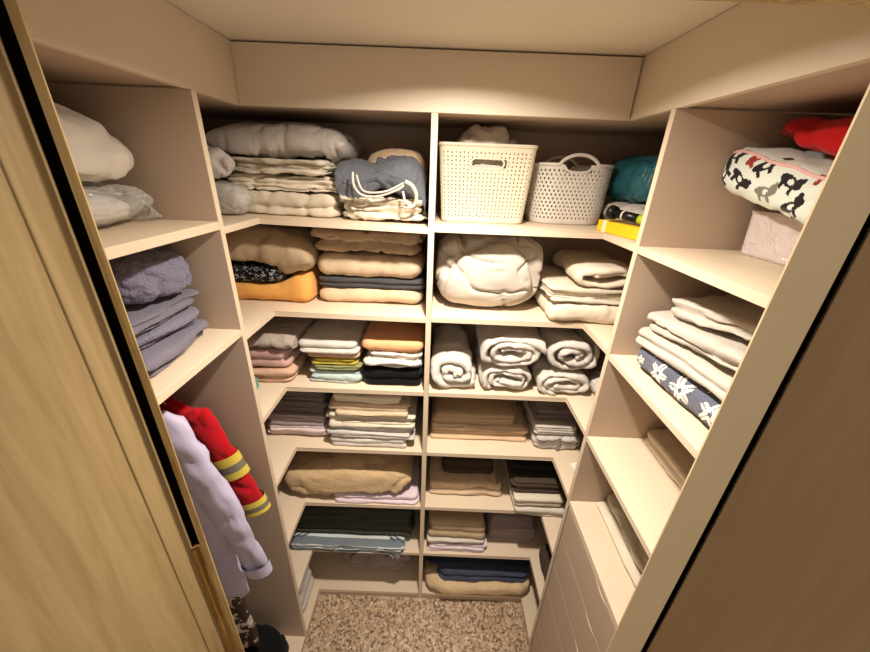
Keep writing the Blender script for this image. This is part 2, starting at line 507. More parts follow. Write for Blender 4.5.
def finish(name, vs, fs, m, label, cat, zone, group=None, below=(), warp=.004, ws=8, amp=.003, sc_=14, crease=0, csc=9, cw=.10, an=(1, 1, 1),
           fine=.0012, seed=0, smooth=True, fmat=None, parent=None, shelf=True, lift=.0025, relk=.6, xlim=None, ylim=None, post=None, clampx=True):
    me = bpy.data.meshes.new(name)
    me.from_pydata([tuple(v) for v in vs], [], fs)
    bm = bmesh.new(); bm.from_mesh(me)
    bmesh.ops.recalc_face_normals(bm, faces=bm.faces)
    bm.normal_update()
    so = V((seed * 3.17 + 1.3, seed * 1.93 + 4.1, seed * 2.71 + 7.7))
    A = V(an)
    nd = []
    if warp:
        for v in bm.verts:
            q = v.co * ws + so * 5
            v.co += V((n3(q), .6 * n3(q + V((31, 7, 3))), .8 * n3(q * .9 + V((5, 17, 41))))) * warp
        bm.normal_update()
    for v in bm.verts:
        p = V((v.co.x * A.x, v.co.y * A.y, v.co.z * A.z))
        d = amp * n3(p * sc_ + so) + amp * .5 * n3(p * sc_ * 2.3 + so * 2)
        if crease:
            q = n3(p * csc + so * 3 + V((n3(p * csc * .6), n3(p * csc * .6 + so), 0)) * .5)
            d -= crease * math.exp(-(q / cw) ** 2)
            q = n3(p * csc * 2.4 + so * 2 + V((0, n3(p * csc + so), n3(p * csc))) * .6)
            d -= crease * .38 * math.exp(-(q / cw) ** 2)
        d += fine * n3(v.co * 70 + so)
        nd.append(d)
    for v, d in zip(bm.verts, nd):
        v.co += v.normal * d
    if zone:
        z0s = min(v.co.z for v in bm.verts)
        trees = [bvh_of(b) for b in below]
        xa, xb = xlim or (zone.x0, zone.x1)
        ya, yb = ylim or (zone.y0, zone.y1)
        for v in bm.verts:
            c = v.co
            if clampx:
                c.x = min(max(c.x, xa), xb)
            c.y = min(max(c.y, ya), yb)
            rel = c.z - z0s
            if shelf:
                f = zone.floor(c.x)
                if c.z < f + rel * .3: c.z = f + rel * .3
            for t in trees:
                hit = t.ray_cast(V((c.x, c.y, zone.z1 + .02)), V((0, 0, -1)), 2)
                if hit[0] is not None:
                    lo = hit[0].z + lift + rel * relk
                    if c.z < lo: c.z = lo
            if c.z > zone.z1 - .001: c.z = zone.z1 - .001
    if post:
        for v in bm.verts: post(v.co)
    bm.to_mesh(me); bm.free()
    for p in me.polygons: p.use_smooth = smooth
    o = link(name, me, m, parent)
    if fmat:
        for p in me.polygons:
            p.material_index = fmat(p.center)
    if not parent: tag(o, label, cat, group)
    return o

_bv = {}
def bvh_of(o):
    if o.name not in _bv:
        me = o.data
        _bv[o.name] = BVHTree.FromPolygons([v.co[:] for v in me.vertices], [p.vertices[:] for p in me.polygons])
    return _bv[o.name]

def rrect(a, b, r, n):
    """n points round a rounded rectangle of half sizes a, b, even by arc length"""
    r = min(r, a * .98, b * .98)
    segs = [(a, -(b - r), a, b - r, None), (a - r, b - r, 0, 0, 0), (a - r, b, -(a - r), b, None), (-(a - r), b - r, 0, 0, 1),
            (-a, b - r, -a, -(b - r), None), (-(a - r), -(b - r), 0, 0, 2), (-(a - r), -b, a - r, -b, None), (a - r, -(b - r), 0, 0, 3)]
    L = [2 * (b - r), math.pi * r / 2, 2 * (a - r), math.pi * r / 2] * 2
    tot = sum(L)
    pts = []
    for i in range(n):
        s = tot * i / n
        k = 0
        while s > L[k]:
            s -= L[k]; k += 1
        sg = segs[k]
        if sg[4] is None:
            t = s / max(L[k], 1e-9)
            pts.append((sg[0] + (sg[2] - sg[0]) * t, sg[1] + (sg[3] - sg[1]) * t))
        else:
            t = sg[4] * math.pi / 2 + s / r
            pts.append((sg[0] + r * math.cos(t), sg[1] + r * math.sin(t)))
    return pts

def slab_geo(x0, x1, y0, y1, z0, z1, layers=3, r=.02, off=.004, groove=.006, wob=.002, crown=.003, seed=0, n=128, K=6, rot=0, tilt=(0, 0), shrink=0, ragged=0):
    """a pile of folded layers as one closed surface: bulging layer edges with grooves between"""
    rnd = random.Random(seed * 7 + 3)
    cx, cy = (x0 + x1) / 2, (y0 + y1) / 2
    a, b = (x1 - x0) / 2, (y1 - y0) / 2
    h = z1 - z0
    base = rrect(1, 1, .2, n) if False else None
    vs, rings = [], []
    ths = [rnd.uniform(.75, 1.25) for _ in range(layers)]
    s = sum(ths); ths = [t / s * h for t in ths]
    z = z0
    prof = []
    for i, th in enumerate(ths):
        ox, oy = rnd.uniform(-off, off), rnd.uniform(-off, off)
        da, db = rnd.uniform(-off, off), rnd.uniform(-off, off)
        for k in range(K):
            t = (k + .5) / K if K > 1 else .5
            e = abs(2 * t - 1) ** 3
            gr = groove if layers > 1 else min(groove, th * .45)
            if (i == 0 and t < .5) or (i == layers - 1 and t > .5): gr = max(groove, min(.5 * th, .012))
            prof.append((z + th * t, gr * e, ox, oy, da - shrink * (z + th * t - z0) / h, db, i + t))
        z += th
    cr, sr = math.cos(rot), math.sin(rot)
    def put(px, py, pz):
        X, Y = px * cr - py * sr, px * sr + py * cr
        vs.append(V((cx + X, cy + Y, pz + tilt[0] * px + tilt[1] * py)))
        return len(vs) - 1
    for (pz, ins, ox, oy, da, db, li) in prof:
        pts = rrect(a + da - ins, b + db - ins, r, n)
        rg = []
        for j, (px, py) in enumerate(pts):
            q = V((px * 9, py * 9, li * 1.7 + seed * 5.3))
            w = wob * 1.6 * n3(q) * min(1, (pz - z0) / (h * .15 + 1e-6), (z1 - pz) / (h * .15 + 1e-6))
            k = 1 + (ragged * n3(V((px * 14, py * 14, round(li - .5) * 3.1 + seed)))) / max(a, b)
            rg.append(put(px * k + ox, py * k + oy, pz + w))
        rings.append(rg)
    def cap(rg, top, steps):
        last = rg
        cxm = sum((vs[i] for i in rg), V((0, 0, 0))) / len(rg)
        out = []
        for k in range(1, steps):
            s = 1 - (k / steps) ** .8
            nr = []
            for i in rg:
                p = cxm.lerp(vs[i], s)
                if top: p.z += crown * (1 - s * s)
                vs.append(p); nr.append(len(vs) - 1)
            out.append(nr)
        vs.append(cxm + V((0, 0, crown if top else 0)))
        return out, len(vs) - 1
    fs = []
    def band(A, B, flip):
        for j in range(n):
            q = (A[j], A[(j + 1) % n], B[(j + 1) % n], B[j])
            fs.append(q[::-1] if flip else q)
    for A, B in zip(rings, rings[1:]): band(A, B, False)
    up, cu = cap(rings[-1], True, 12)
    L = rings[-1]
    for R in up: band(L, R, False); L = R
    for j in range(n): fs.append((L[j], L[(j + 1) % n], cu))
    dn, cd = cap(rings[0], False, 6)
    L = rings[0]
    for R in dn: band(R, L, False); L = R
    for j in range(n): fs.append((L[(j + 1) % n], L[j], cd))
    return vs, fs

SEED = [10]
def folded(name, m, label, cat, zone, x0, x1, y0, y1, z0, z1, layers=3, r=.02, off=.004, groove=.006, wob=.002, crown=.003, rot=0, tilt=(0, 0), K=6, ragged=0, n=128, shrink=0, **kw):
    SEED[0] += 1
    vs, fs = slab_geo(x0, x1, y0, y1, z0, z1, layers, r, off, groove, wob, crown, SEED[0], n, K, math.radians(rot), tilt, shrink, ragged)
    return finish(name, vs, fs, m, label, cat, zone, seed=SEED[0], **kw)

def ribbon_geo(path, th, y0, y1, seg=20, seed=0, endr=.5, flare=0):
    """a thick strip following PATH in the xz plane, pulled along y"""
    pts = [V((p[0], 0, p[1])) for p in path]
    n = len(pts)
    nor = []
    for i in range(n):
        d = (pts[min(i + 1, n - 1)] - pts[max(i - 1, 0)]).normalized()
        nor.append(V((-d.z, 0, d.x)))
    vs, fs = [], []
    for j in range(seg + 1):
        t = j / seg
        e = min(1, min(t, 1 - t) / .06)
        k = endr + (1 - endr) * math.sqrt(max(0, 1 - (1 - e) ** 2))
        for i in range(n):
            y = y0 + (y1 - y0) * t
            y += .013 * n3(V((i * .12, seed * 3.3, 0))) * (1 - 2 * t)
            for s in (1, -1):
                kk = k
                if i == 0 or i == n - 1: kk = k * .45
                vs.append(pts[i] + nor[i] * (s * th / 2 * kk) + V((0, y, 0)))
    S = 2 * n
    id_ = lambda j, i, s: j * S + i * 2 + s
    for j in range(seg):
        for i in range(n - 1):
            fs.append((id_(j, i, 0), id_(j, i + 1, 0), id_(j + 1, i + 1, 0), id_(j + 1, i, 0)))
            fs.append((id_(j, i, 1), id_(j + 1, i, 1), id_(j + 1, i + 1, 1), id_(j, i + 1, 1)))
        fs.append((id_(j, 0, 0), id_(j + 1, 0, 0), id_(j + 1, 0, 1), id_(j, 0, 1)))
        fs.append((id_(j, n - 1, 0), id_(j, n - 1, 1), id_(j + 1, n - 1, 1), id_(j + 1, n - 1, 0)))
    for i in range(n - 1):
        fs.append((id_(0, i, 0), id_(0, i, 1), id_(0, i + 1, 1), id_(0, i + 1, 0)))
        fs.append((id_(seg, i, 0), id_(seg, i + 1, 0), id_(seg, i + 1, 1), id_(seg, i, 1)))
    return vs, fs

def spiral(cx, cz, rx, rz, th, turns, start=0.0, flat=.25, cw=1, seed=0):
    """spiral path: outside ellipse rx, rz (outer surface), shrinking one thickness a turn"""
    out = []
    N = int(turns * 40)
    for i in range(N + 1):
        a = i / N * turns * 2 * math.pi
        k = th * 1.12 * (1 - i / N) * turns          # distance in from the outermost turn
        k = th * 1.02 * turns * (1 - i / N)
        ax, az = max(rx - th / 2 - k, .004), max(rz - th / 2 - k * min(1, rz / rx * 1.12), .003)
        ang = start + cw * a
        c, s = math.cos(ang), math.sin(ang)
        e = 2 / 2.6
        x = math.copysign(abs(c) ** e, c); z = math.copysign(abs(s) ** e, s)
        w = 1 + .05 * n3(V((ang * .7, seed * 2.2, k * 20)))
        out.append((cx + ax * x * w, cz + az * z * w))
    return out

def rolled(name, m, label, cat, zone, x0, x1, y0, y1, z0, z1, th=.02, turns=2.2, start=-1.57, cw=1, axis='y', rot=0, endr=.55, **kw):
    SEED[0] += 1
    cx, cz = (x0 + x1) / 2, (z0 + z1) / 2
    vs, fs = ribbon_geo(spiral(0, cz, (x1 - x0) / 2 + th * .45, (z1 - z0) / 2 + th * .2, th, turns, start, cw=cw, seed=SEED[0]), th, -(y1 - y0) / 2, (y1 - y0) / 2, seed=SEED[0], endr=endr)
    R = Matrix.Rotation(math.radians(rot), 4, 'Z')
    o = V((cx, (y0 + y1) / 2, 0))
    vs = [R @ v + o for v in vs]
    kw.setdefault('warp', .013); kw.setdefault('ws', 13)
    return finish(name, vs, fs, m, label, cat, zone, seed=SEED[0], **kw)

def lump_geo(c, rx, ry, rz, e=2.6, ez=2.2, nu=96, nv=48):
    vs, fs = [], []
    f = lambda t, p: math.copysign(abs(t) ** (2 / p), t)
    for j in range(1, nv):
        ph = -math.pi / 2 + math.pi * j / nv
        cp, sp = f(math.cos(ph), ez), f(math.sin(ph), ez)
        for i in range(nu):
            th = 2 * math.pi * i / nu
            vs.append(V((c[0] + rx * cp * f(math.cos(th), e), c[1] + ry * cp * f(math.sin(th), e), c[2] + rz * sp)))
    for j in range(nv - 2):
        for i in range(nu):
            a = j * nu + i; b = j * nu + (i + 1) % nu
            fs.append((a, b, b + nu, a + nu))
    vs.append(V((c[0], c[1], c[2] - rz))); lo = len(vs) - 1
    vs.append(V((c[0], c[1], c[2] + rz))); hi = len(vs) - 1
    for i in range(nu):
        fs.append((lo, (i + 1) % nu, i))
        t = (nv - 2) * nu
        fs.append((hi, t + i, t + (i + 1) % nu))
    return vs, fs

def lump(name, m, label, cat, zone, x0, x1, y0, y1, z0, z1, e=2.8, ez=2.4, rot=0, nu=96, nv=48, tilt=0, **kw):
    SEED[0] += 1
    c = ((x0 + x1) / 2, (y0 + y1) / 2, (z0 + z1) / 2)
    vs, fs = lump_geo(c, (x1 - x0) / 2, (y1 - y0) / 2, (z1 - z0) / 2, e, ez, nu, nv)
    if rot or tilt:
        R = Matrix.Rotation(math.radians(rot), 3, 'Z') @ Matrix.Rotation(math.radians(tilt), 3, 'Y')
        C = V(c)
        vs = [C + R @ (v - C) for v in vs]
    return finish(name, vs, fs, m, label, cat, zone, seed=SEED[0], **kw)

def pillow(name, m, label, cat, zone, x0, x1, y0, y1, z0, z1, R=None, nu=72, nv=48, ear=.10, **kw):
    """two bulging faces meeting in a thin seam with pulled corners"""
    SEED[0] += 1
    c = V(((x0 + x1) / 2, (y0 + y1) / 2, (z0 + z1) / 2))
    a, b, h = (x1 - x0) / 2, (y1 - y0) / 2, (z1 - z0) / 2
    vs, fs = [], []
    id_ = {}
    for s in (1, -1):
        for j in range(nv + 1):
            for i in range(nu + 1):
                u, w = -1 + 2 * i / nu, -1 + 2 * j / nv
                edge = i in (0, nu) or j in (0, nv)
                if edge and s == -1:
                    id_[(s, i, j)] = id_[(1, i, j)]; continue
                pu = u * (1 - ear * (1 - w * w) * abs(u) ** 3 * .6)
                pw = w * (1 - ear * (1 - u * u) * abs(w) ** 3 * .6)
                t = max(0, (1 - u ** 4)) ** .55 * max(0, (1 - w ** 4)) ** .55
                p = V((a * pu, b * pw, s * h * t))
                if R: p = R @ p
                vs.append(c + p); id_[(s, i, j)] = len(vs) - 1
    for s in (1, -1):
        for j in range(nv):
            for i in range(nu):
                q = (id_[(s, i, j)], id_[(s, i + 1, j)], id_[(s, i + 1, j + 1)], id_[(s, i, j + 1)])
                fs.append(q if s == 1 else q[::-1])
    return finish(name, vs, fs, m, label, cat, zone, seed=SEED[0], **kw)

def loft(rings, closed=True):
    vs, fs = [], []
    n = len(rings[0])
    for r in rings: vs += [V(p) for p in r]
    for k in range(len(rings) - 1):
        for i in range(n):
            a, b = k * n + i, k * n + (i + 1) % n
            fs.append((a, b, b + n, a + n))
    if closed:
        for k, flip in ((0, True), (len(rings) - 1, False)):
            c = sum((V(p) for p in rings[k]), V((0, 0, 0))) / n
            vs.append(c); ci = len(vs) - 1
            for i in range(n):
                q = (k * n + i, k * n + (i + 1) % n, ci)
                fs.append(q[::-1] if flip else q)
    return vs, fs

def catmull(pts, n):
    out = []
    P = [pts[0]] + list(pts) + [pts[-1]]
    for k in range(1, len(P) - 2):
        for i in range(n):
            t = i / n
            p0, p1, p2, p3 = (V(P[k + d]) for d in (-1, 0, 1, 2))
            out.append(.5 * ((2 * p1) + (p2 - p0) * t + (2 * p0 - 5 * p1 + 4 * p2 - p3) * t * t + (3 * p1 - p0 - 3 * p2 + p3) * t ** 3))
    out.append(V(P[-2]))
    return out

def tube(name, pts, r, m, parent=None, n=12, sub=6, closed=True):
    pts = catmull([V(p) for p in pts], sub)
    rings = []
    up = V((0, 0, 1))
    for i, p in enumerate(pts):
        d = (pts[min(i + 1, len(pts) - 1)] - pts[max(i - 1, 0)]).normalized()
        a = d.cross(up)
        if a.length < .05: a = d.cross(V((0, 1, 0)))
        a.normalize(); b = a.cross(d)
        rr = r(i / (len(pts) - 1)) if callable(r) else r
        rings.append([p + (a * math.cos(2 * math.pi * k / n) + b * math.sin(2 * math.pi * k / n)) * rr for k in range(n)])
    vs, fs = loft(rings, closed)
    me = bpy.data.meshes.new(name)
    me.from_pydata([tuple(v) for v in vs], [], fs)
    for p in me.polygons: p.use_smooth = True
    return link(name, me, m, parent)

g = .002
def zoneL(n):  # left corner compartment resting on shelf n
    top = ZT[n - 1] - T - .003 if n > 2 else ZF + PT - .001
    return Zone(WL + .012, XC - g, YD + g, WB - .012, ZT[n], top, ZLF.get(n))
def zoneR(n):
    top = ZT[n - 1] - T - .001 if n > 2 else ZF + PT - .001
    return Zone(XD + g, WR - .012, YD + g, WB - .012, ZT[n], top)
ZL = {n: zoneL(n) for n in range(2, 9)}
ZR = {n: zoneR(n) for n in range(2, 9)}
ZWA = Zone(WL + .01, XL + .05, YA + .004, YU - g, ZA, ZF)
ZWB = Zone(WL + .01, XL + .05, YA + .004, YU - g, ZB_, ZA - .021)
ZWC = Zone(WL + .01, XL + .15, YA + .004, YU - g, ZT[8], ZB_ - .021)
ZRA = Zone(XR - .05, WR - .01, YA + .004, YU - g, RS['A'], ZF)
ZRB = Zone(XR - .05, WR - .01, YA + .004, YU - g, RS['B'], RS['A'] - .019)
ZRC = Zone(XR - .05, WR - .01, YA + .004, YU - g, RS['C'], RS['B'] - .019)
ZRD = Zone(XR - .05, WR - .01, YA + .004, YU - g, RS['D'], RS['C'] - .019)

# ================================================================== left corner, top shelf
z = ZL[2]
def S(n): return ZT[n]
low = folded('folded_duvet', M['cream'], 'cream folded duvet at the bottom of the sheet pile under the pale pillow', 'duvet', z, -.655, -.325, 1.165, 1.46, S(2), S(2) + .078, 2, r=.035, groove=.014, wob=.006, crease=.006, csc=8, amp=.006)
mid = folded('folded_sheet', M['cream2'], 'creased cream sheet of many folds in the middle of the pile under the pale pillow', 'sheet', z, -.680, -.318, 1.165, 1.45, S(2) + .079, S(2) + .125, 4, r=.03, off=.012, groove=.012, wob=.007, crease=.008, csc=11, amp=.006, below=[low])
mid2 = folded('folded_blanket', M['cream'], 'cream folded blanket directly under the pale pillow on the top left shelf', 'blanket', z, -.655, -.345, 1.17, 1.45, S(2) + .127, S(2) + .172, 3, r=.03, off=.012, groove=.012, wob=.006, rot=-3, crease=.007, csc=10, amp=.005, below=[low, mid])
pillow('pillow', M['grey_pillow'], 'pale grey pillow lying across the cream sheet pile on the top left shelf', 'pillow', z, -.715, -.285, 1.15, 1.48, S(2) + .155, S(2) + .275, below=[mid, mid2], crease=.008, csc=12, cw=.07, amp=.005, sc_=9, lift=.004)
b1 = lump('wrapped_pillow', M['greywhite'], 'grey pillow in clear film beside the left divider on the top shelf', 'pillow', z, -.86, -.588, 1.085, 1.145 + .03, S(2), S(2) + .10, e=3.2, crease=.012, csc=12, amp=.008, ylim=(.92, 1.160))
for_film = finish('film', *lump_geo((-.715, 1.13, S(2) + .052), .135, .05, .054, 3.2, 2.4), M['film'], None, None, z, seed=5, amp=.006, crease=.006, csc=16, parent=b1, ylim=(.92, 1.1615))
lump('bundled_pillow', M['greywhite'], 'grey crumpled pillow standing on the film-wrapped one beside the left divider', 'pillow', z, -.88, -.60, 1.07, 1.150, S(2) + .10, S(2) + .205, e=2.8, crease=.012, csc=10, amp=.01, below=[b1, for_film], ylim=(.92, 1.152), xlim=(-.95, -.59))
lump('dark_pillow', M['taupe'], 'dim taupe pillow at the very back behind the grey bundle, top left shelf', 'pillow', z, -.955, -.735, 1.20, 1.46, S(2), S(2) + .235, crease=.01)
cl = folded('folded_sheet', M['cream'], 'cream crumpled sheet lying under the slate-blue cover on the top left shelf', 'sheet', z, -.312, -.042, 1.145, 1.46, S(2), S(2) + .072, 3, r=.03, off=.012, groove=.014, wob=.008, crease=.010, csc=12, amp=.008)
cp = lump('pillow', M['beige'], 'cream pillow bulging out of the slate-blue cover on the top left shelf', 'pillow', z, -.255, -.045, 1.245, 1.49, S(2) + .075, S(2) + .222, e=3, below=[cl], amp=.008, crease=.004)
# slate cover draped over the pillow
def slate():
    SEED[0] += 1
    vs, fs = [], []
    nu, nv = 72, 60
    for s_ in (0, 1):
        for j in range(nv + 1):
            v = j / nv
            for i in range(nu + 1):
                u = i / nu
                x = -.322 + .275 * u
                # from the back of the pillow, over its front, down and curling under
                a = v * 2.55
                lobe = .5 + .5 * math.sin(u * 9.0 + .6)
                drop = .108 + .020 * math.sin(u * 6.3 + 1.2)
                rr = .052 + .008 * math.sin(u * 7 + v * 4)
                sag = .022 * (1 - u)
                yy = 1.215 - rr * 1.25 * math.sin(a) + (.20 if v == 0 else 0) * 0 + (1 - v) ** 3 * .035
                zz = S(2) + .190 - sag - .055 * (u > .8) * ((u - .8) / .2) ** 2 - drop * (1 - math.cos(a)) / 1.75 + .010 * math.sin(u * 10 + v * 3)
                p = V((x, yy, zz))
                if s_: p += V((0, .007, -.004)) if a < 1.5 else V((0, .006, .004))
                vs.append(p)
    st = (nu + 1) * (nv + 1)
    I = lambda s_, i, j: s_ * st + j * (nu + 1) + i
    for s_ in (0, 1):
        for j in range(nv):
            for i in range(nu):
                q = (I(s_, i, j), I(s_, i + 1, j), I(s_, i + 1, j + 1), I(s_, i, j + 1))
                fs.append(q if not s_ else q[::-1])
    for j in range(nv):
        for i in (0, nu):
            q = (I(0, i, j), I(0, i, j + 1), I(1, i, j + 1), I(1, i, j))
            fs.append(q if i else q[::-1])
    for i in range(nu):
        for j in (0, nv):
            q = (I(0, i, j), I(0, i + 1, j), I(1, i + 1, j), I(1, i, j))
            fs.append(q if not j else q[::-1])
    o = finish('quilt_cover', vs, fs, M['slate'], 'slate-blue quilt cover draped over the cream pillow, white cords trailing from it', 'cover', z, seed=SEED[0], amp=.006, crease=.006, csc=10, below=[cl, cp], relk=0, lift=.003)
    tube('cord', [(-.262, 1.128, S(2) + .142), (-.258, 1.118, S(2) + .105), (-.235, 1.118, S(2) + .080), (-.19, 1.118, S(2) + .078), (-.13, 1.118, S(2) + .098), (-.105, 1.118, S(2) + .115)], .0035, M['white'], o)
    tube('cord', [(-.250, 1.122, S(2) + .135), (-.236, 1.116, S(2) + .098), (-.21, 1.113, S(2) + .088), (-.16, 1.113, S(2) + .094), (-.11, 1.116, S(2) + .118)], .003, M['white'], o)
    tube('cord', [(-.112, 1.116, S(2) + .095), (-.106, 1.112, S(2) + .07), (-.098, 1.115, S(2) + .058)], .0035, M['white'], o)
    tube('edge_binding', [(-.105, 1.112, S(2) + .122), (-.085, 1.112, S(2) + .112), (-.072, 1.118, S(2) + .085), (-.08, 1.125, S(2) + .055), (-.11, 1.122, S(2) + .05)], .006, M['cream'], o)
slate()

# ------------------------------------------------------------------ left corner, second shelf
z = ZL[3]
a = folded('folded_fleece', M['orange'], 'orange folded fleece at the bottom of the left pile, second shelf', 'fleece', z, -.80, -.448, 1.178, 1.46, S(3), S(3) + .072, 1, r=.03, groove=.02, amp=.004, wob=.003, crown=.006)
for v in a.data.vertices:                      # its right end is folded back up
    if v.co.x > -.56 and v.co.z > S(3) + .03: v.co.z += .035 * min(1, (v.co.x + .56) / .06)
b = folded('folded_cloth', M['blackpat'], 'black cloth with small white pattern lying on the orange fleece', 'cloth', z, -.80, -.535, 1.172, 1.46, S(3) + .071, S(3) + .133, 1, r=.03, groove=.03, amp=.004, below=[a], xlim=(-.95, -.45))
pillow('cushion', M['taupe'], 'taupe cushion resting on the black patterned cloth', 'cushion', z, -.83, -.425, 1.15, 1.48, S(3) + .105, S(3) + .262, ear=.06, below=[a, b], amp=.006, crease=.005, csc=8, lift=.003, xlim=(-.95, -.43), R=Matrix.Rotation(math.radians(8), 3, 'Y'))
a = folded('folded_blanket', M['beige'], 'beige folded blanket at the bottom of the right pile, second shelf on the left side', 'blanket', z, -.432, -.05, 1.20, 1.47, S(3), S(3) + .056, 1, r=.03, groove=.022, amp=.005, wob=.004)
b = folded('folded_cloth', M['charcoal'], 'charcoal folded cloth between the beige blanket and the sand duvets', 'cloth', z, -.434, -.048, 1.206, 1.47, S(3) + .057, S(3) + .094, 2, r=.025, groove=.01, below=[a])
c_ = folded('folded_duvet', M['beige2'], 'sand-coloured thick duvet lying on the charcoal cloth', 'duvet', z, -.428, -.052, 1.200, 1.47, S(3) + .095, S(3) + .185, 1, r=.035, groove=.03, amp=.006, crease=.004, below=[b])
folded('folded_duvet', M['taupe'], 'greyish taupe loose duvet on top of the sand-coloured one under the top left shelf', 'duvet', z, -.43, -.052, 1.180, 1.47, S(3) + .186, S(3) + .268, 2, r=.04, off=.01, groove=.02, amp=.008, crease=.010, csc=9, below=[c_])

# ------------------------------------------------------------------ left corner, third shelf
z = ZL[4]
a = folded('folded_towel', M['peach2'], 'dusty beige folded towel at the bottom of the small pile with the pink towel', 'towel', z, -.80, -.525, 1.118, 1.40, S(4), S(4) + .062, 2, r=.03, groove=.014, off=.008, amp=.004, wob=.005, rot=2)
b = folded('folded_towel', M['pink'], 'pink folded towel in the small pile at the left of the third shelf', 'towel', z, -.80, -.543, 1.122, 1.38, S(4) + .063, S(4) + .143, 2, r=.025, groove=.012, below=[a], amp=.004)
pillow('cushion', M['stone'], 'grey-beige flat cushion lying on the pink towel', 'cushion', z, -.82, -.465, 1.095, 1.47, S(4) + .135, S(4) + .205, ear=.05, below=[a, b], crease=.006, csc=9, lift=.003, xlim=(-.95, -.508))
lump('face_cloth', M['mintgreen'], 'small sea-green cloth at the divider end of the third left shelf', 'cloth', z, -.715, -.632, .99, 1.098, S(4), S(4) + .055, crease=.008, csc=22, nu=48, nv=24)
a = folded('folded_towel', M['mint'], 'pale mint towel at the bottom of the pile with the olive towel', 'towel', z, -.470, -.282, 1.130, 1.42, S(4), S(4) + .052, 3, r=.02, off=.008, groove=.012, wob=.006, amp=.005, crease=.004)
b0 = folded('folded_towel', M['sage'], 'sage towel between the mint and olive towels', 'towel', z, -.455, -.285, 1.130, 1.42, S(4) + .057, S(4) + .076, 2, r=.02, off=.008, groove=.008, wob=.004, below=[a])
b = folded('folded_towel', M['olive'], 'olive-yellow towel in the pile on the third left shelf', 'towel', z, -.462, -.288, 1.134, 1.42, S(4) + .077, S(4) + .106, 2, r=.02, off=.008, groove=.008, wob=.005, below=[a, b0])
c_ = folded('folded_towel', M['peach2'], 'thin dusty pink towel under the white waffle towel', 'towel', z, -.478, -.285, 1.136, 1.43, S(4) + .107, S(4) + .130, 1, r=.02, groove=.008, wob=.003, below=[b])
folded('folded_towel', M['white_terry'], 'white waffle towel topping the pile with the olive towel', 'towel', z, -.497, -.284, 1.128, 1.44, S(4) + .131, S(4) + .178, 2, r=.025, groove=.012, wob=.003, below=[c_])
a = folded('folded_towel', M['black'], 'black towel at the bottom of the pile beside the centre panel', 'towel', z, -.262, -.042, 1.128, 1.42, S(4), S(4) + .076, 2, r=.02, groove=.01, wob=.004, ragged=.004)
b = folded('folded_cloth', M['white'], 'white folded cloth between the black and peach towels', 'cloth', z, -.268, -.040, 1.122, 1.42, S(4) + .077, S(4) + .146, 3, r=.03, off=.010, groove=.016, wob=.008, amp=.005, crease=.006, csc=12, below=[a])
folded('folded_towel', M['peach'], 'peach towel on top of the pile beside the centre panel', 'towel', z, -.262, -.042, 1.128, 1.43, S(4) + .147, S(4) + .192, 1, r=.025, groove=.014, wob=.003, below=[b])

# ------------------------------------------------------------------ left corner, fourth shelf
z = ZL[5]
a = folded('folded_cloth', M['palepink'], 'pale pink folded cloths under the mauve-grey pile on the fourth left shelf', 'cloth', z, -.690, -.440, 1.158, 1.44, S(5), S(5) + .060, 4, r=.015, off=.008, groove=.007, wob=.005, K=5)
b = folded('tablecloth', M['mauvegrey'], 'mauve-grey folded tablecloth lying on the pale pink cloths', 'tablecloth', z, -.690, -.442, 1.166, 1.44, S(5) + .061, S(5) + .115, 5, r=.012, off=.006, groove=.006, wob=.004, K=4, below=[a])
folded('tablecloth', M['darkgrey'], 'dark grey-brown tablecloth of many folds topping the pale pink cloths', 'tablecloth', z, -.685, -.446, 1.172, 1.44, S(5) + .116, S(5) + .225, 8, r=.012, off=.008, groove=.007, wob=.004, K=4, below=[b])
a = folded('folded_cloth', M['white'], 'white folded cloth at the bottom of the napkin pile beside the pale pink cloths', 'cloth', z, -.416, -.100, 1.118, 1.42, S(5), S(5) + .046, 2, r=.012, off=.006, groove=.006, wob=.004)
b = folded('table_napkins', M['greywhite'], 'grey-white folded napkins on the bottom white cloth of the napkin pile', 'napkin', z, -.420, -.075, 1.122, 1.42, S(5) + .047, S(5) + .098, 4, r=.012, off=.010, groove=.007, wob=.006, K=4, below=[a], xlim=(-.426, -.05)); b.name = 'table_napkin'
c_ = folded('folded_cloth', M['cream'], 'ivory folded cloth in the middle of the napkin pile, its right end rolled over', 'cloth', z, -.418, -.068, 1.116, 1.42, S(5) + .099, S(5) + .155, 4, r=.014, off=.012, groove=.009, wob=.008, K=4, below=[a, b], xlim=(-.426, -.05))
d = folded('table_napkin', M['beige2'], 'sand-coloured napkin in the upper half of the napkin pile', 'napkin', z, -.402, -.096, 1.120, 1.42, S(5) + .156, S(5) + .204, 3, r=.014, off=.010, groove=.009, wob=.006, K=4, below=[b, c_])
folded('table_napkin', M['cream2'], 'cream napkin with a thick folded edge topping the napkin pile', 'napkin', z, -.395, -.125, 1.124, 1.42, S(5) + .205, S(5) + .246, 2, r=.014, off=.008, groove=.009, wob=.005, below=[d])

# ------------------------------------------------------------------ left corner, fifth shelf
z = ZL[6]
a = folded('folded_blanket', M['lilac'], 'pale lilac blanket poking out under the rolled tan blanket', 'blanket', z, -.43, -.044, 1.108, 1.36, S(6), S(6) + .046, 2, r=.03, off=.005, groove=.014, wob=.005, amp=.005)
lump('rolled_blanket', M['tan_fleece'], 'thick tan fleece blanket rolled across the fifth left shelf', 'blanket', z, -.668, -.072, 1.104, 1.33, S(6), S(6) + .172, e=5, ez=2.6, nu=140, below=[a], amp=.008, crease=.008, csc=5, lift=.006, relk=.75, xlim=(-.8, -.066), ylim=(1.09, 1.5))

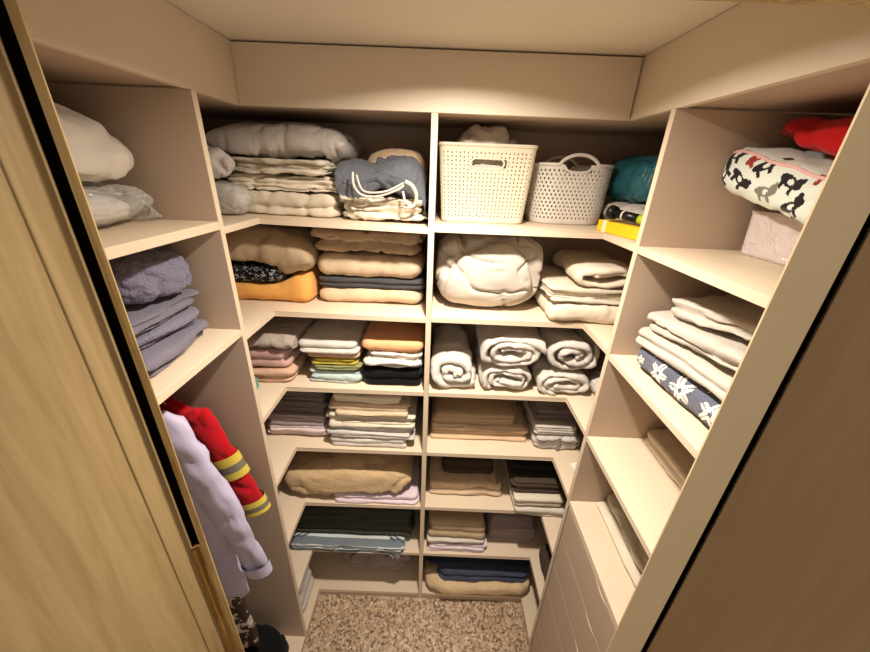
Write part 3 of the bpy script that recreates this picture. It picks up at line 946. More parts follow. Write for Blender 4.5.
# ------------------------------------------------------------------ left corner, sixth shelf
z = ZL[7]
def hang(co):
    if co.y < 1.098:
        pass
a = folded('throw', M['stripe_a'], 'blue-grey striped throw with pale edges whose corner hangs over the sixth left shelf', 'throw', z, -.650, -.112, 1.092, 1.42, S(7), S(7) + .044, 4, r=.012, off=.008, groove=.007, wob=.010, K=6, n=200,
           fmat=lambda c: (1 if (c.y - 1.09) % .048 < .008 else (2 if (c.y - 1.09) % .048 > .036 else 0)) if c.z > ZT[7] + .037 and c.y > 1.10 else (1 if (c.z - ZT[7] + .0015 * n3(V((c.x * 9, 0, 0)))) % .0135 < .0045 else 0))
for m_ in ('stripe_b', 'stripe_c'): a.data.materials.append(M[m_])
for p in a.data.polygons: p.use_smooth = True
k = box('hanging_corner', (0, 0, 0), (.001, .001, .001), M['stripe_b'], a, bev=0)
bm = bmesh.new()
N = 14
def hp(u, v): # u across, v down
    x = -.205 + .085 * u + .02 * v
    return V((x + (.5 - u) * .06 * v, 1.0905 - .004 * math.sin(v * 1.5) + .003 * math.sin(u * 7), ZT[7] + .026 - .055 * v))
gr = [[bm.verts.new(hp(i / N, j / N)) for i in range(N + 1)] for j in range(N + 1)]
for j in range(N):
    for i in range(N): bm.faces.new((gr[j][i], gr[j][i + 1], gr[j + 1][i + 1], gr[j + 1][i]))
bmesh.ops.solidify(bm, geom=bm.faces[:], thickness=.003)
bm.to_mesh(k.data); bm.free()
k.data.materials.append(M['stripe_a'])
for p in k.data.polygons:
    p.use_smooth = True
    p.material_index = int((p.center.z - ZT[7] + .06) / .006) % 2
b = folded('folded_fabric', M['darkgreen'], 'black-green folded fabric pile behind the striped throw', 'fabric', z, -.645, -.075, 1.15, 1.45, S(7) + .041, S(7) + .20, 9, r=.014, off=.010, groove=.009, wob=.006, K=4, n=160, below=[a], lift=.011)

# ------------------------------------------------------------------ left corner, floor board
z = ZL[8]
lump('clothes_bag', M['mauvegrey'], 'crumpled taupe cloth bag at the back of the bottom left shelf', 'bag', z, -.475, -.055, 1.165, 1.47, S(8), S(8) + .19, crease=.018, csc=9, cw=.12, amp=.012, e=3)
folded('folded_blanket', M['greywhite'], 'grey-white folded blanket standing at the divider end of the bottom left shelf', 'blanket', z, -.86, -.575, .96, 1.16, S(8), S(8) + .20, 3, r=.05, off=.008, groove=.02, wob=.008, shrink=.03, xlim=(-.9, -.565))

# ================================================================== right corner, top shelf: baskets
z = ZR[2]
def perforated(name, m, P, nu, nv, hole, skip, parent, th=.0022, shift=False):
    """a wall of NU x NV cells, each with a hole; P(u, v) gives the surface, u wraps"""
    bm = bmesh.new()
    cache = {}
    def vert(u, v):
        k = (round(u * 4) % (nu * 4), round(v * 4))
        if k not in cache: cache[k] = bm.verts.new(P(k[0] / 4 / nu, v / nv))
        return cache[k]
    for j in range(nv):
        for i in range(nu):
            if skip(i, j): continue
            sh = .5 if shift and j % 2 else 0
            o8 = [(0, 0), (.5, 0), (1, 0), (1, .5), (1, 1), (.5, 1), (0, 1), (0, .5)]
            ov = [vert(i + a + sh, j + b) for a, b in o8]
            h = hole(i, j)
            if h is None:
                bm.faces.new(ov); continue
            iv = [bm.verts.new(P(((i + a + sh) / nu) % 1.0, (j + b) / nv)) for a, b in h]
            for k in range(8):
                bm.faces.new((ov[k], ov[(k + 1) % 8], iv[(k + 1) % 8], iv[k]))
    bmesh.ops.recalc_face_normals(bm, faces=bm.faces)
    o = from_bm(name, bm, m, parent)
    md = o.modifiers.new('thick', 'SOLIDIFY'); md.thickness = th; md.offset = 0
    return o

def perim(a, b, r, n=400):
    pts = rrect(a, b, r, n)
    def f(u):
        t = (u % 1.0) * n
        i = int(t) % n; k = t - int(t)
        p, q = pts[i], pts[(i + 1) % n]
        return p[0] + (q[0] - p[0]) * k, p[1] + (q[1] - p[1]) * k
    return f

# square basket
cx, cy, zb, H = .1425, 1.310, S(2) + .001, .234
bk = empty('storage_basket', (cx, cy, zb), 'cream square plastic basket with slotted handle, white cloth piled inside', 'basket')
f0 = perim(.1455, .106, .022)
def P1(u, v):
    x, y = f0(u)
    k = .93 + .105 * v
    return V((cx + .004 * 0 + x * k, cy + y * k, zb + .004 + (H - .012) * v))
NU, NV = 78, 19
sq = lambda h, k: [((a - .5) * k + .5, (b - .5) * k + .5) for a, b in h]
tri_up = [(.22, .2), (.5, .2), (.78, .2), (.70, .45), (.56, .74), (.5, .76), (.44, .74), (.30, .45)]
tri_dn = [(.44, .26), (.5, .24), (.56, .26), (.70, .55), (.78, .8), (.5, .8), (.22, .8), (.30, .55)]
# cells whose middle lies in the handle slot of the front or back wall
def in_slot(i, j, P, nu, nv, hw, z0, z1):
    p = P((i + .5) / nu, (j + .5) / nv)
    return abs(p.x - cx) < hw and z0 < p.z < z1 and abs(abs(p.y - cy)) > .085
sl = lambda i, j: in_slot(i, j, P1, NU, NV, .054, zb + .168, zb + .191)
perforated('basket_wall', M['basket_cream'], P1, NU, NV, lambda i, j: None if j in (0, NV - 1) else sq(tri_up if (i + j) % 2 else tri_dn, .78), sl, bk)
def ringtube(name, f, zc, rx, rz, m, parent, n=160):
    rings = []
    for i in range(n):
        x, y = f(i / n); x2, y2 = f((i + .5) / n); x0, y0 = f((i - .5) / n)
        d = V((x2 - x0, y2 - y0, 0)).normalized(); o = V((d.y, -d.x, 0))
        rings.append([V((x, y, zc)) + o * rx * math.cos(t) + V((0, 0, rz * math.sin(t))) for t in (2 * math.pi * k / 10 for k in range(10))])
    vs, fs = loft(rings + [rings[0]], False)
    me = bpy.data.meshes.new(name); me.from_pydata([tuple(v) for v in vs], [], fs)
    for p in me.polygons: p.use_smooth = True
    return link(name, me, m, parent)
ringtube('rim', lambda u: (cx + f0(u)[0] * 1.038, cy + f0(u)[1] * 1.038), zb + H - .004, .004, .0055, M['basket_cream'], bk)
def stadium(hw, hh, zc, y, yt, m, parent, cx=cx, r=.0032, ex=.45):
    pts = []
    for k in range(64):
        t = 2 * math.pi * k / 64
        sx = math.copysign(abs(math.cos(t)) ** ex, math.cos(t)); sz = math.copysign(abs(math.sin(t)) ** .9, math.sin(t))
        pts.append((hw * sx, hh * sz))
    rings = []
    for k, (x, zz) in enumerate(pts):
        p = V((cx + x, y + yt * zz, zc + zz))
        o = V((x / hw ** 1.2, 0, zz / hh ** 1.2)).normalized()
        rings.append([p + o * r * math.cos(t) + V((0, r * math.sin(t), 0)) for t in (2 * math.pi * q / 10 for q in range(10))])
    vs, fs = loft(rings + [rings[0]], False)
    me = bpy.data.meshes.new('handle_rim'); me.from_pydata([tuple(v) for v in vs], [], fs)
    for p in me.polygons: p.use_smooth = True
    link('handle_rim', me, m, parent)
zs_ = zb + .1795
for sg in (-1, 1):
    kk = .93 + .105 * ((zs_ - zb - .004) / (H - .012))
    stadium(.052, .0155, zs_, cy + sg * .105 * kk, sg * -.0 , M['basket_cream'], bk)
prism('basket_floor', [(cx + x * .925, cy + y * .925) for x, y in rrect(.1455, .106, .022, 48)], zb + .0003, zb + .004, M['basket_cream'], bk, bev=0)
lump('folded_cloth', M['white'], 'white crumpled cloth heaped inside the cream square basket', 'cloth', None, cx - .108, cx + .115, cy - .082, cy + .084, zb + .08, zb + .292, e=3, ez=2.6, crease=.016, csc=9, cw=.12, amp=.012)
# round-cornered basket
cx2, cy2, H2 = .4425, 1.345, .190
bk2 = empty('laundry_basket', (cx2, cy2, zb), 'white oval plastic basket with arched handles, empty, right of the square basket', 'basket')
f2 = perim(.135, .099, .080)
def P2(u, v):
    x, y = f2(u)
    k = .93 + .08 * v
    b_ = .03 * max(0, 1 - v * 7) ** 2
    return V((cx2 + x * (k - b_), cy2 + y * (k - b_), zb + .003 + (H2 - .006) * v))
dia = [(.30, .22), (.5, .12), (.70, .22), (.74, .5), (.70, .78), (.5, .88), (.30, .78), (.26, .5)]
NU2, NV2 = 56, 15
dia = sq(dia, .85)
perforated('basket_wall', M['basket_white'], P2, NU2, NV2, lambda i, j: None if j in (0, 14) else dia, lambda i, j: j >= 13 and abs(P2((i + .5) / NU2, 1).x - cx2) < .044, bk2, th=.003, shift=True)
def rim2():
    rings = []
    n = 200
    for i in range(n):
        u = i / n
        x, y = f2(u)[0] * 1.012, f2(u)[1] * 1.012
        lift = lambda q: .030 * max(0, 1 - (q / .062) ** 2) ** .7 if abs(q) < .062 else 0
        p = V((cx2 + x, cy2 + y, zb + H2 - .004 + lift(x)))
        x2, y2 = f2((i + 1) / n); x0, y0 = f2((i - 1) / n)
        d = V(((x2 - x0) * 1.012, (y2 - y0) * 1.012, lift(x2 * 1.012) - lift(x0 * 1.012))).normalized()
        o = d.cross(V((0, 0, 1))).normalized(); q = o.cross(d)
        rings.append([p + (o * math.cos(t) + q * math.sin(t)) * .0055 for t in (2 * math.pi * k / 10 for k in range(10))])
    vs, fs = loft(rings + [rings[0]], False)
    me = bpy.data.meshes.new('rim'); me.from_pydata([tuple(v) for v in vs], [], fs)
    for p in me.polygons: p.use_smooth = True
    link('rim', me, M['basket_white'], bk2)
    for sg in (-1, 1):
        y = cy2 + sg * .098 * 1.0
        tube('handle_edge', [(cx2 + x, y, zb + H2 - .026 + (.022 * (abs(x) / .048) ** 4)) for x in (-.047, -.042, -.03, 0, .03, .042, .047)], .004, M['basket_white'], bk2, n=10)
rim2()
prism('basket_floor', [(cx2 + x * .895, cy2 + y * .895) for x, y in rrect(.135, .099, .080, 64)], zb + .0003, zb + .004, M['basket_white'], bk2, bev=0)
# bag, cloth, box and torch at the corner
wc = lump('folded_cloth', M['white'], 'white cloth under the teal bag at the right end of the top shelf', 'cloth', z, .575, .80, 1.10, 1.40, S(2), S(2) + .085, crease=.008, csc=12, e=3.2)
tb = lump('plastic_bag', M['teal'], 'teal plastic bag bundled on the white cloth behind the yellow box', 'bag', z, .596, .85, 1.13, 1.45, S(2) + .075, S(2) + .225, crease=.010, csc=9, below=[wc], e=4, ez=3.6)
yb = empty('card_box', (.531, 1.06, S(2)), 'flat yellow box at the front of the top right shelf corner', 'box')
yb.rotation_euler = (0, 0, math.radians(13))
bpy.context.view_layer.update()
def lbox(name, lo, hi, m, parent, bev=.001):
    o = box(name, lo, hi, m, None, bev)
    o.parent = parent
    return o
lbox('box_body', (-.012, -.088, .001), (.052, .092, .034), M['yellow'], yb, .0015)
lbox('tape_strip', (-.0135, .050, .0005), (.053, .068, .0355), M['tape'], yb)
cyl('fastener', (.5035, 1.118, S(2) - .008), (.4945, 1.116, S(2) - .008), .006, M['brown_knot'])
tag(bpy.data.objects['fastener'], 'small round brown stud on the shelf edge below the yellow box', 'stud')
tz = S(2) + .0375 + .013
to = empty('torch', (.52, 1.05, tz), 'black torch with a lime-green band lying on the yellow box', 'torch')
p0, p1 = V((.512, 1.105, tz + .010)), V((.565, .985, tz))
dv = (p1 - p0).normalized()
cyl('torch_head', p0, p0 + dv * .016, .021, M['black_plastic'], to, r1=.019)
cyl('torch_body', p0 + dv * .0155, p0 + dv * .10, .0125, M['black_plastic'], to)
cyl('grip_band', p0 + dv * .1001, p0 + dv * .130, .0125, M['lime'], to)
cyl('collar', p0 + dv * .046, p0 + dv * .050, .0132, M['white_plastic'], to)

# ------------------------------------------------------------------ right corner, second shelf
z = ZR[3]
lump('comforter', M['quilt_white'], 'big white comforter bundled beside the centre panel on the second shelf', 'comforter', z, -.009, .372, 1.150, 1.48, S(3), S(3) + .268,
     e=4.2, ez=3.2, nu=220, nv=120, amp=.014, sc_=6, crease=.030, csc=4.6, cw=.07, fine=.0008, xlim=(-.0115, .358))
a = folded('folded_sheet', M['cream2'], 'thick cream sheet at the bottom of the pile right of the comforter', 'sheet', z, .382, .628, 1.088, 1.40, S(3), S(3) + .074, 1, r=.02, groove=.02, wob=.004, crease=.004, csc=11, shrink=.0, xlim=(.376, .66))
b = folded('folded_sheet', M['cream'], 'cream sheet of thin folds in the middle of the pile right of the comforter', 'sheet', z, .372, .636, 1.10, 1.42, S(3) + .075, S(3) + .122, 4, r=.015, off=.010, groove=.008, wob=.007, K=5, below=[a], xlim=(.370, .66))
rolled('folded_sheet', M['cream2'], 'cream sheet folded over with an open loop, topping the pile right of the comforter', 'sheet', z, .455, .655, 1.105, 1.40, S(3) + .123, S(3) + .190, th=.021, turns=1.3, start=2.2, cw=-1, below=[b], amp=.003, xlim=(.40, .70), lift=.004)

# ------------------------------------------------------------------ right corner, third shelf
z = ZR[4]
rolled('rolled_towel', M['white_terry'], 'single white rolled towel standing against the centre panel', 'towel', z, -.008, .166, 1.118, 1.46, S(4), S(4) + .150, th=.034, turns=2.25, start=-2.0, amp=.006, crease=.006, csc=12, fine=.0028, endr=.5, xlim=(-.0115, .172))
a = rolled('rolled_towel', M['white_terry'], 'white rolled towel at the bottom of the middle pair on the third right shelf', 'towel', z, .182, .384, 1.118, 1.44, S(4), S(4) + .108, th=.026, turns=2.15, start=-2.9, amp=.006, crease=.006, csc=12, fine=.0028, endr=.5, xlim=(.176, .390))
rolled('rolled_towel', M['white_terry'], 'white rolled towel on top of the middle pair on the third right shelf', 'towel', z, .168, .400, 1.112, 1.44, S(4) + .105, S(4) + .232, th=.028, turns=2.4, start=2.6, cw=-1, amp=.006, crease=.006, csc=12, fine=.0028, endr=.5, below=[a], xlim=(.172, .400))
a = rolled('rolled_towel', M['white_terry'], 'white rolled towel at the bottom of the right pair near the corner', 'towel', z, .400, .592, 1.108, 1.42, S(4), S(4) + .098, th=.025, turns=2.15, start=-2.8, amp=.006, crease=.006, csc=12, fine=.0028, endr=.5, xlim=(.396, .598))
rolled('rolled_towel', M['white_terry'], 'white rolled towel with a clear spiral end on top of the right pair', 'towel', z, .412, .590, 1.112, 1.42, S(4) + .096, S(4) + .236, th=.028, turns=2.3, start=-1.2, amp=.006, crease=.005, csc=12, fine=.0028, endr=.4, below=[a], xlim=(.405, .596))
lump('face_cloth', M['white_terry'], 'small crumpled white cloth behind the right divider on the third right shelf', 'cloth', z, .604, .72, 1.00, 1.22, S(4), S(4) + .075, crease=.010, csc=22, amp=.006, xlim=(.601, .75))
lump('face_cloth', M['palepink'], 'small pale cloth at the divider end of the third right shelf', 'cloth', z, .575, .66, .925, .985, S(4), S(4) + .03, crease=.005, csc=26, nu=48, nv=24)

# ------------------------------------------------------------------ right corner, fourth shelf
z = ZR[5]
a = folded('tablecloth', M['beige'], 'peach-beige tablecloth at the bottom of the pile on the fourth right shelf', 'tablecloth', z, .000, .412, 1.185, 1.46, S(5), S(5) + .038, 2, r=.012, off=.008, groove=.007, wob=.005, K=5)
b = folded('tablecloth', M['beige2'], 'sand-coloured tablecloth in the middle of the pile on the fourth right shelf', 'tablecloth', z, .000, .402, 1.192, 1.46, S(5) + .039, S(5) + .074, 3, r=.012, off=.008, groove=.006, wob=.005, K=4, below=[a])
folded('tablecloth', M['taupe'], 'taupe tablecloth topping the pile on the fourth right shelf', 'tablecloth', z, .006, .352, 1.198, 1.46, S(5) + .075, S(5) + .128, 3, r=.012, off=.006, groove=.007, wob=.005, K=4, below=[b])
pk = folded('packed_linen', M['greywhite'], 'grey-white linen packed in clear film with a ribbon on the fourth right shelf', 'linen', z, .438, .626, 1.142, 1.42, S(5), S(5) + .070, 3, r=.02, off=.010, groove=.010, wob=.008, crease=.006, csc=14, xlim=(.43, .64))
fv, ff = slab_geo(.434, .632, 1.1375, 1.42, S(5) + .0005, S(5) + .0735, 1, .03, 0, .02, 0, .002, 77, 96, 8)
finish('film', fv, ff, M['film'], None, None, None, seed=77, amp=.0012, parent=pk)
box('ribbon', (.525, 1.134, S(5) + .004), (.537, 1.1365, S(5) + .070), M['mauvegrey'], pk, bev=0)
b = folded('folded_napkin', M['white'], 'white folded napkin of sharp layers lying on the film-packed linen', 'napkin', z, .432, .600, 1.150, 1.42, S(5) + .0755, S(5) + .118, 4, r=.010, off=.003, groove=.005, wob=.002, K=4, below=[pk])
folded('folded_cloth', M['darkgrey'], 'dark folded cloth on top of the white napkin and film-packed linen', 'cloth', z, .425, .640, 1.175, 1.43, S(5) + .119, S(5) + .215, 5, r=.015, off=.010, groove=.008, wob=.006, K=4, below=[b])
# small white card tag on the return of the shelf
bm = bmesh.new()
add_box(bm, (-.022, -.03, 0), (.022, .03, .0012), .0003)
for v in bm.verts: v.co.z += .10 * max(0, v.co.x) ** 1.2 * 2
o = from_bm('card_tag', bm, M['white_plastic'])
o.location = (.590, 1.045, S(5) + .0012); o.rotation_euler = (0, 0, math.radians(14))
tag(o, 'small white card tag lying at the divider end of the fourth right shelf', 'tag')

# ------------------------------------------------------------------ right corner, fifth shelf
z = ZR[6]
a = folded('folded_sheet', M['beige2'], 'pale beige sheet with white edges, wide, on the fifth right shelf beside the centre panel', 'sheet', z, .004, .325, 1.165, 1.44, S(6), S(6) + .085, 3, r=.02, off=.010, groove=.008, wob=.010, K=5, crease=.004, csc=9, tilt=(0, 0))
folded('folded_cloth', M['darkbrown'], 'dark brown cloth folded on top of the pale beige sheet', 'cloth', z, .06, .30, 1.22, 1.45, S(6) + .086, S(6) + .150, 2, r=.02, off=.008, groove=.010, wob=.006, below=[a])
a = folded('folded_towel', M['white'], 'white folded towel overhanging the edge at the bottom of the right pile, fifth right shelf', 'towel', z, .382, .612, 1.072, 1.38, S(6), S(6) + .050, 2, r=.015, off=.004, groove=.008, wob=.004, ragged=.004)
b = folded('folded_towel', M['cream'], 'cream folded towel under the black cloth in the right pile, fifth right shelf', 'towel', z, .378, .590, 1.082, 1.38, S(6) + .051, S(6) + .104, 2, r=.015, off=.004, groove=.009, wob=.004, below=[a])
c_ = folded('folded_cloth', M['darkbrown'], 'dark brown folded cloth lying on the cream towel', 'cloth', z, .365, .585, 1.115, 1.40, S(6) + .105, S(6) + .165, 4, r=.02, off=.008, groove=.008, wob=.006, K=4, below=[b])
folded('folded_cloth', M['black'], 'black folded cloth topping the right pile on the fifth right shelf', 'cloth', z, .355, .575, 1.135, 1.40, S(6) + .166, S(6) + .255, 2, r=.02, off=.008, groove=.010, wob=.004, below=[c_])

# ------------------------------------------------------------------ right corner, sixth shelf
z = ZR[7]
a = folded('folded_cloth', M['lilac'], 'pale lilac folded cloth at the bottom of the pile on the sixth right shelf', 'cloth', z, .014, .282, 1.112, 1.38, S(7), S(7) + .040, 3, r=.012, off=.006, groove=.006, wob=.007, K=5, ragged=.004)
b = folded('folded_cloth', M['white'], 'white folded cloth over the pale lilac one on the sixth right shelf', 'cloth', z, .008, .276, 1.116, 1.38, S(7) + .041, S(7) + .076, 2, r=.012, off=.006, groove=.006, wob=.006, K=5, below=[a])
folded('folded_sheet', M['taupe'], 'taupe folded sheet topping the pile on the sixth right shelf', 'sheet', z, .008, .276, 1.128, 1.40, S(7) + .077, S(7) + .190, 3, r=.02, off=.005, groove=.008, wob=.004, below=[b])
folded('folded_sheet', M['mauvegrey'], 'brownish folded sheets in a pile right of the taupe sheet, sixth right shelf', 'sheet', z, .305, .530, 1.175, 1.42, S(7), S(7) + .150, 6, r=.015, off=.012, groove=.008, wob=.006, K=4)
lump('folded_cloth', M['darkbrown'], 'dark cloth pushed to the divider end of the sixth right shelf', 'cloth', z, .53, .72, .93, 1.13, S(7), S(7) + .11, crease=.012, csc=12, e=3.4)

# ------------------------------------------------------------------ right corner, floor board
z = ZR[8]
a = lump('rolled_blanket', M['tan_fluffy'], 'fluffy beige blanket bulging over the edge of the bottom right shelf', 'blanket', z, -.008, .555, 1.078, 1.46, S(8), S(8) + .115, e=6, ez=3, amp=.006, crease=.006, csc=6, nu=140, xlim=(-.012, .6), ylim=(1.066, 1.5))
b = folded('folded_blanket', M['blue'], 'blue-grey fleece blanket draped on the fluffy beige one', 'blanket', z, .05, .545, 1.100, 1.44, S(8) + .10, S(8) + .165, 2, r=.05, off=.012, groove=.02, wob=.012, amp=.006, below=[a])
folded('folded_blanket', M['navy'], 'dark navy fleece blanket topping the bottom right shelf', 'blanket', z, .00, .53, 1.130, 1.45, S(8) + .166, S(8) + .255, 2, r=.04, off=.010, groove=.02, wob=.01, below=[a, b])

# ================================================================== left wardrobe bay
z = ZWA
pb = lump('plastic_bag', M['greywhite'], 'folded grey cloth in a crumpled clear bag under the white pillow, top left bay', 'bag', z, -.90, -.665, .52, .835, ZA, ZA + .075, e=3.6, crease=.006, csc=14)
flm = finish('film', *lump_geo((-.775, .70, ZA + .049), .135, .20, .047, 3, 2.2), M['film'], None, None, z, seed=9, amp=.010, crease=.012, csc=14, parent=pb, ylim=(.47, .895))
def bagtip():
    me = bpy.data.meshes.new('film_tip')
    rnd = random.Random(4)
    vs, fs = [], []
    n = 20
    for i in range(n + 1):
        t = i / n
        for k in range(14):
            a = 2 * math.pi * k / 14
            w = (1 - t) * .05 + .001
            vs.append((-.70 + t * .012 + w * .55 * math.cos(a) + .004 * n3(V((i * .7, k * .9, 1))), .845 + t * .048 + .004 * n3(V((i, k, 3))), ZA + .008 + .022 * (1 - t) + w * .5 * math.sin(a) * .9 + .005 * n3(V((i * .8, k, 5)))))
    for i in range(n):
        for k in range(14):
            fs.append((i * 14 + k, i * 14 + (k + 1) % 14, (i + 1) * 14 + (k + 1) % 14, (i + 1) * 14 + k))
    me.from_pydata([(x, y, max(zz, ZA + .001)) for x, y, zz in vs], [], fs)
    link('film_tip', me, M['film'], pb)
bagtip()
lump('pillow', M['white'], 'white pillow leaning in the top left bay above the clear bag', 'pillow', z, -.935, -.640, .47, .880, ZA + .085, ZA + .245, e=3.2, ez=2.3, tilt=20, below=[pb, flm], lift=.008, crease=.010, csc=5, amp=.008, ylim=(.468, .880), xlim=(-.955, -.56))
z = ZWB
a = folded('folded_towel', M['lav'], 'lavender-grey folded towel at the bottom of the pile in the second left bay', 'towel', z, -.88, -.612, .60, .860, ZB_, ZB_ + .048, 2, r=.03, off=.008, groove=.014, wob=.008, rot=6, amp=.005)
b = folded('folded_towel', M['lav_terry'], 'lavender-grey terry towel in the middle of the pile in the second left bay', 'towel', z, -.88, -.632, .56, .862, ZB_ + .049, ZB_ + .082, 2, r=.03, off=.008, groove=.012, wob=.008, rot=-4, below=[a])
c_ = folded('folded_trousers', M['lav'], 'smooth lavender-grey folded garment under the fluffy rolled towel', 'trousers', z, -.88, -.630, .55, .872, ZB_ + .083, ZB_ + .122, 3, r=.03, off=.010, groove=.008, wob=.007, K=5, below=[a, b])
lump('rolled_towel', M['lav_terry'], 'fluffy lavender-grey rolled towel on top of the pile in the second left bay', 'towel', z, -.86, -.618, .700, .888, ZB_ + .112, ZB_ + .242, e=3, ez=2.6, nu=160, nv=90, crease=.008, csc=7, cw=.09, amp=.007, fine=.0045, below=[c_], ylim=(.47, .892), rot=-8)
lump('folded_towel', M['lav_terry'], 'loose lavender-grey terry towel in front of the rolled one in the second left bay', 'towel', z, -.90, -.645, .52, .690, ZB_ + .12, ZB_ + .225, crease=.008, csc=7, below=[c_], fine=.004, ylim=(.47, .700), nu=130, nv=70)

# hanging clothes
def garment(name, mat, label, cat, cx, y, zn, zh, shw, hem, thick, slant, sleeve, slm, seed, collar=True, body_y=0):
    e = empty(name, (cx, y, zn), label, cat)
    rings = []
    n = 72
    N = 40
    for k in range(N + 1):
        t = k / N
        zz = zn - (zn - zh) * t
        sh = min(1, t / .09)
        w = (.055 + (shw - .055) * math.sin(sh * math.pi / 2) ** .9) * (1 - t) + hem * t if t > .09 else .055 + (shw - .055) * math.sin(sh * math.pi / 2) ** .9
        d = thick * (.5 + .5 * min(1, t / .12))
        ring_ = []
        for i in range(n):
            a = 2 * math.pi * i / n
            c1, s1 = math.cos(a), math.sin(a)
            fold = 1 + (.10 * t + .03) * n3(V((c1 * 2.2 + seed, s1 * 2.2, t * .9))) * 2.2
            x = cx + w * math.copysign(abs(c1) ** .8, c1)
            yy = y + d * fold * math.copysign(abs(s1) ** .8, s1)
            zx = zz - (.085 * abs(c1) ** 1.2 * (shw / .2) * max(0, 1 - t * 2.5)) + .012 * n3(V((c1 * 3, s1 * 3, seed))) * t
            x = min(max(x, WL + .012), 1)
            ring_.append(V((x, yy, zx)))
        rings.append(ring_)
    vs, fs = loft(rings)
    o = finish('body', vs, fs, mat, None, None, ZWC, shelf=False, seed=seed, amp=.004, sc_=10, parent=e, an=(1, 1, .35), crease=.007, csc=7)
    for pts, r0, r1 in sleeve:
        P = catmull([V(p) for p in pts], 8)
        rr = []
        for k, p in enumerate(P):
            t = k / (len(P) - 1)
            d = (P[min(k + 1, len(P) - 1)] - P[max(k - 1, 0)]).normalized()
            ax = d.cross(V((0, 1, 0))).normalized()
            r = r0 + (r1 - r0) * t
            if t < .12: r *= .55 + .45 * t / .12
            rr.append([p + ax * r * math.cos(a) + V((0, 1, 0)) * r * .52 * math.sin(a) for a in (2 * math.pi * i / 40 for i in range(40))])
        vs, fs = loft(rr)
        s = finish('sleeve', vs, fs, mat, None, None, None, seed=seed + 3, amp=.004, sc_=11, parent=e, crease=.007, csc=9)
        if slm:
            for t0, t1 in slm:
                sub = []
                for q in range(13):
                    t = t0 + (t1 - t0) * q / 12
                    kf = t * (len(P) - 1); k = min(int(kf), len(P) - 2)
                    p = P[k].lerp(P[k + 1], kf - k)
                    d = (P[k + 1] - P[k]).normalized()
                    ax = d.cross(V((0, 1, 0))).normalized()
                    r = r0 + (r1 - r0) * t + .0045
                    sub.append([p + ax * r * math.cos(a) + V((0, 1, 0)) * (r * .52 + .003) * math.sin(a) for a in (2 * math.pi * i / 40 for i in range(40))])
                vs, fs = loft(sub, False)
                bn = 'reflective_band' if mat is M['red'] else 'cuff'
                me = bpy.data.meshes.new(bn); me.from_pydata([tuple(v) for v in vs], [], fs)
                for p_ in me.polygons:
                    p_.use_smooth = True
                    p_.material_index = 1 if 4 <= (p_.index // 40) <= 7 else 0
                band_ = link(bn, me, [M['hiyellow'], M['silver']] if mat is M['red'] else [mat, mat], s)
    return e
HR = 1.588
def hanger(x, y, zs, hw, lab):
    h = empty('clothes_hanger', (x, y, HR), lab, 'hanger')
    pts = [(-.77 + 0.0178 * math.sin(t), y, HR + 0.0178 * math.cos(t)) for t in (-1.9 + 3.9 * k / 10 for k in range(11))]
    pts += [(-.77 + .007, y, HR - .0215), (x, y, zs)]
    tube('hook', pts, .0018, M['steel'], h, n=8, sub=3)
    tube('shoulder_bar', [(x - hw, y, zs - .06), (x - hw * .5, y, zs - .022), (x, y, zs), (x + hw * .5, y, zs - .022), (x + hw, y, zs - .06)], .005, M['white_plastic'], h, n=10, sub=5)
sh = garment('hanging_shirt', M['shirt'], 'pale lilac long-sleeved shirt hanging at the front of the left rail', 'shirt', -.770, .655, 1.556, .83, .195, .222, .030, 0,
        [([(-.650, .650, 1.520), (-.612, .648, 1.43), (-.556, .646, 1.25), (-.515, .644, 1.09), (-.492, .644, .960)], .064, .034)], [(.90, 1.0)], 21)
# collar with its dark hanging loop
tube('collar', [(-.700, .640, 1.530), (-.740, .628, 1.545), (-.79, .625, 1.548), (-.84, .632, 1.535)], .012, M['shirt'], sh, n=10)
tube('hanger_loop', [(-.622, .612, 1.512), (-.608, .610, 1.514), (-.604, .610, 1.503), (-.612, .610, 1.492), (-.626, .612, 1.496)], .0022, M['charcoal'], sh, n=8)
hanger(-.775, .655, 1.535, .14, 'white hanger on the left rail carrying the pale lilac shirt')
garment('hanging_dress', M['paisley'], 'brown and white printed garment hanging between the lilac shirt and the red jacket', 'dress', -.80, .735, 1.53, .36, .13, .170, .028, 0, [], None, 27)
hanger(-.80, .735, 1.505, .06, 'white hanger on the left rail carrying the brown printed garment')
garment('hanging_jacket', M['red'], 'red jacket with yellow and silver reflective bands hanging beside the left divider', 'jacket', -.81, .822, 1.47, .93, .135, .15, .026, 0,
        [([(-.705, .824, 1.405), (-.682, .824, 1.34), (-.640, .822, 1.20), (-.606, .820, 1.09), (-.582, .818, 1.00)], .050, .050)], [(.44, .60), (.84, 1.0)], 33)
hanger(-.81, .822, 1.442, .06, 'white hanger on the left rail carrying the red jacket')
lump('backpack', M['blackc'], 'black cloth bag standing on the floor board under the hanging clothes', 'bag', ZWC, -.93, -.560, .62, .85, ZT[8], ZT[8] + .265, e=3, crease=.008, csc=7, amp=.01, xlim=(-.96, -.50))

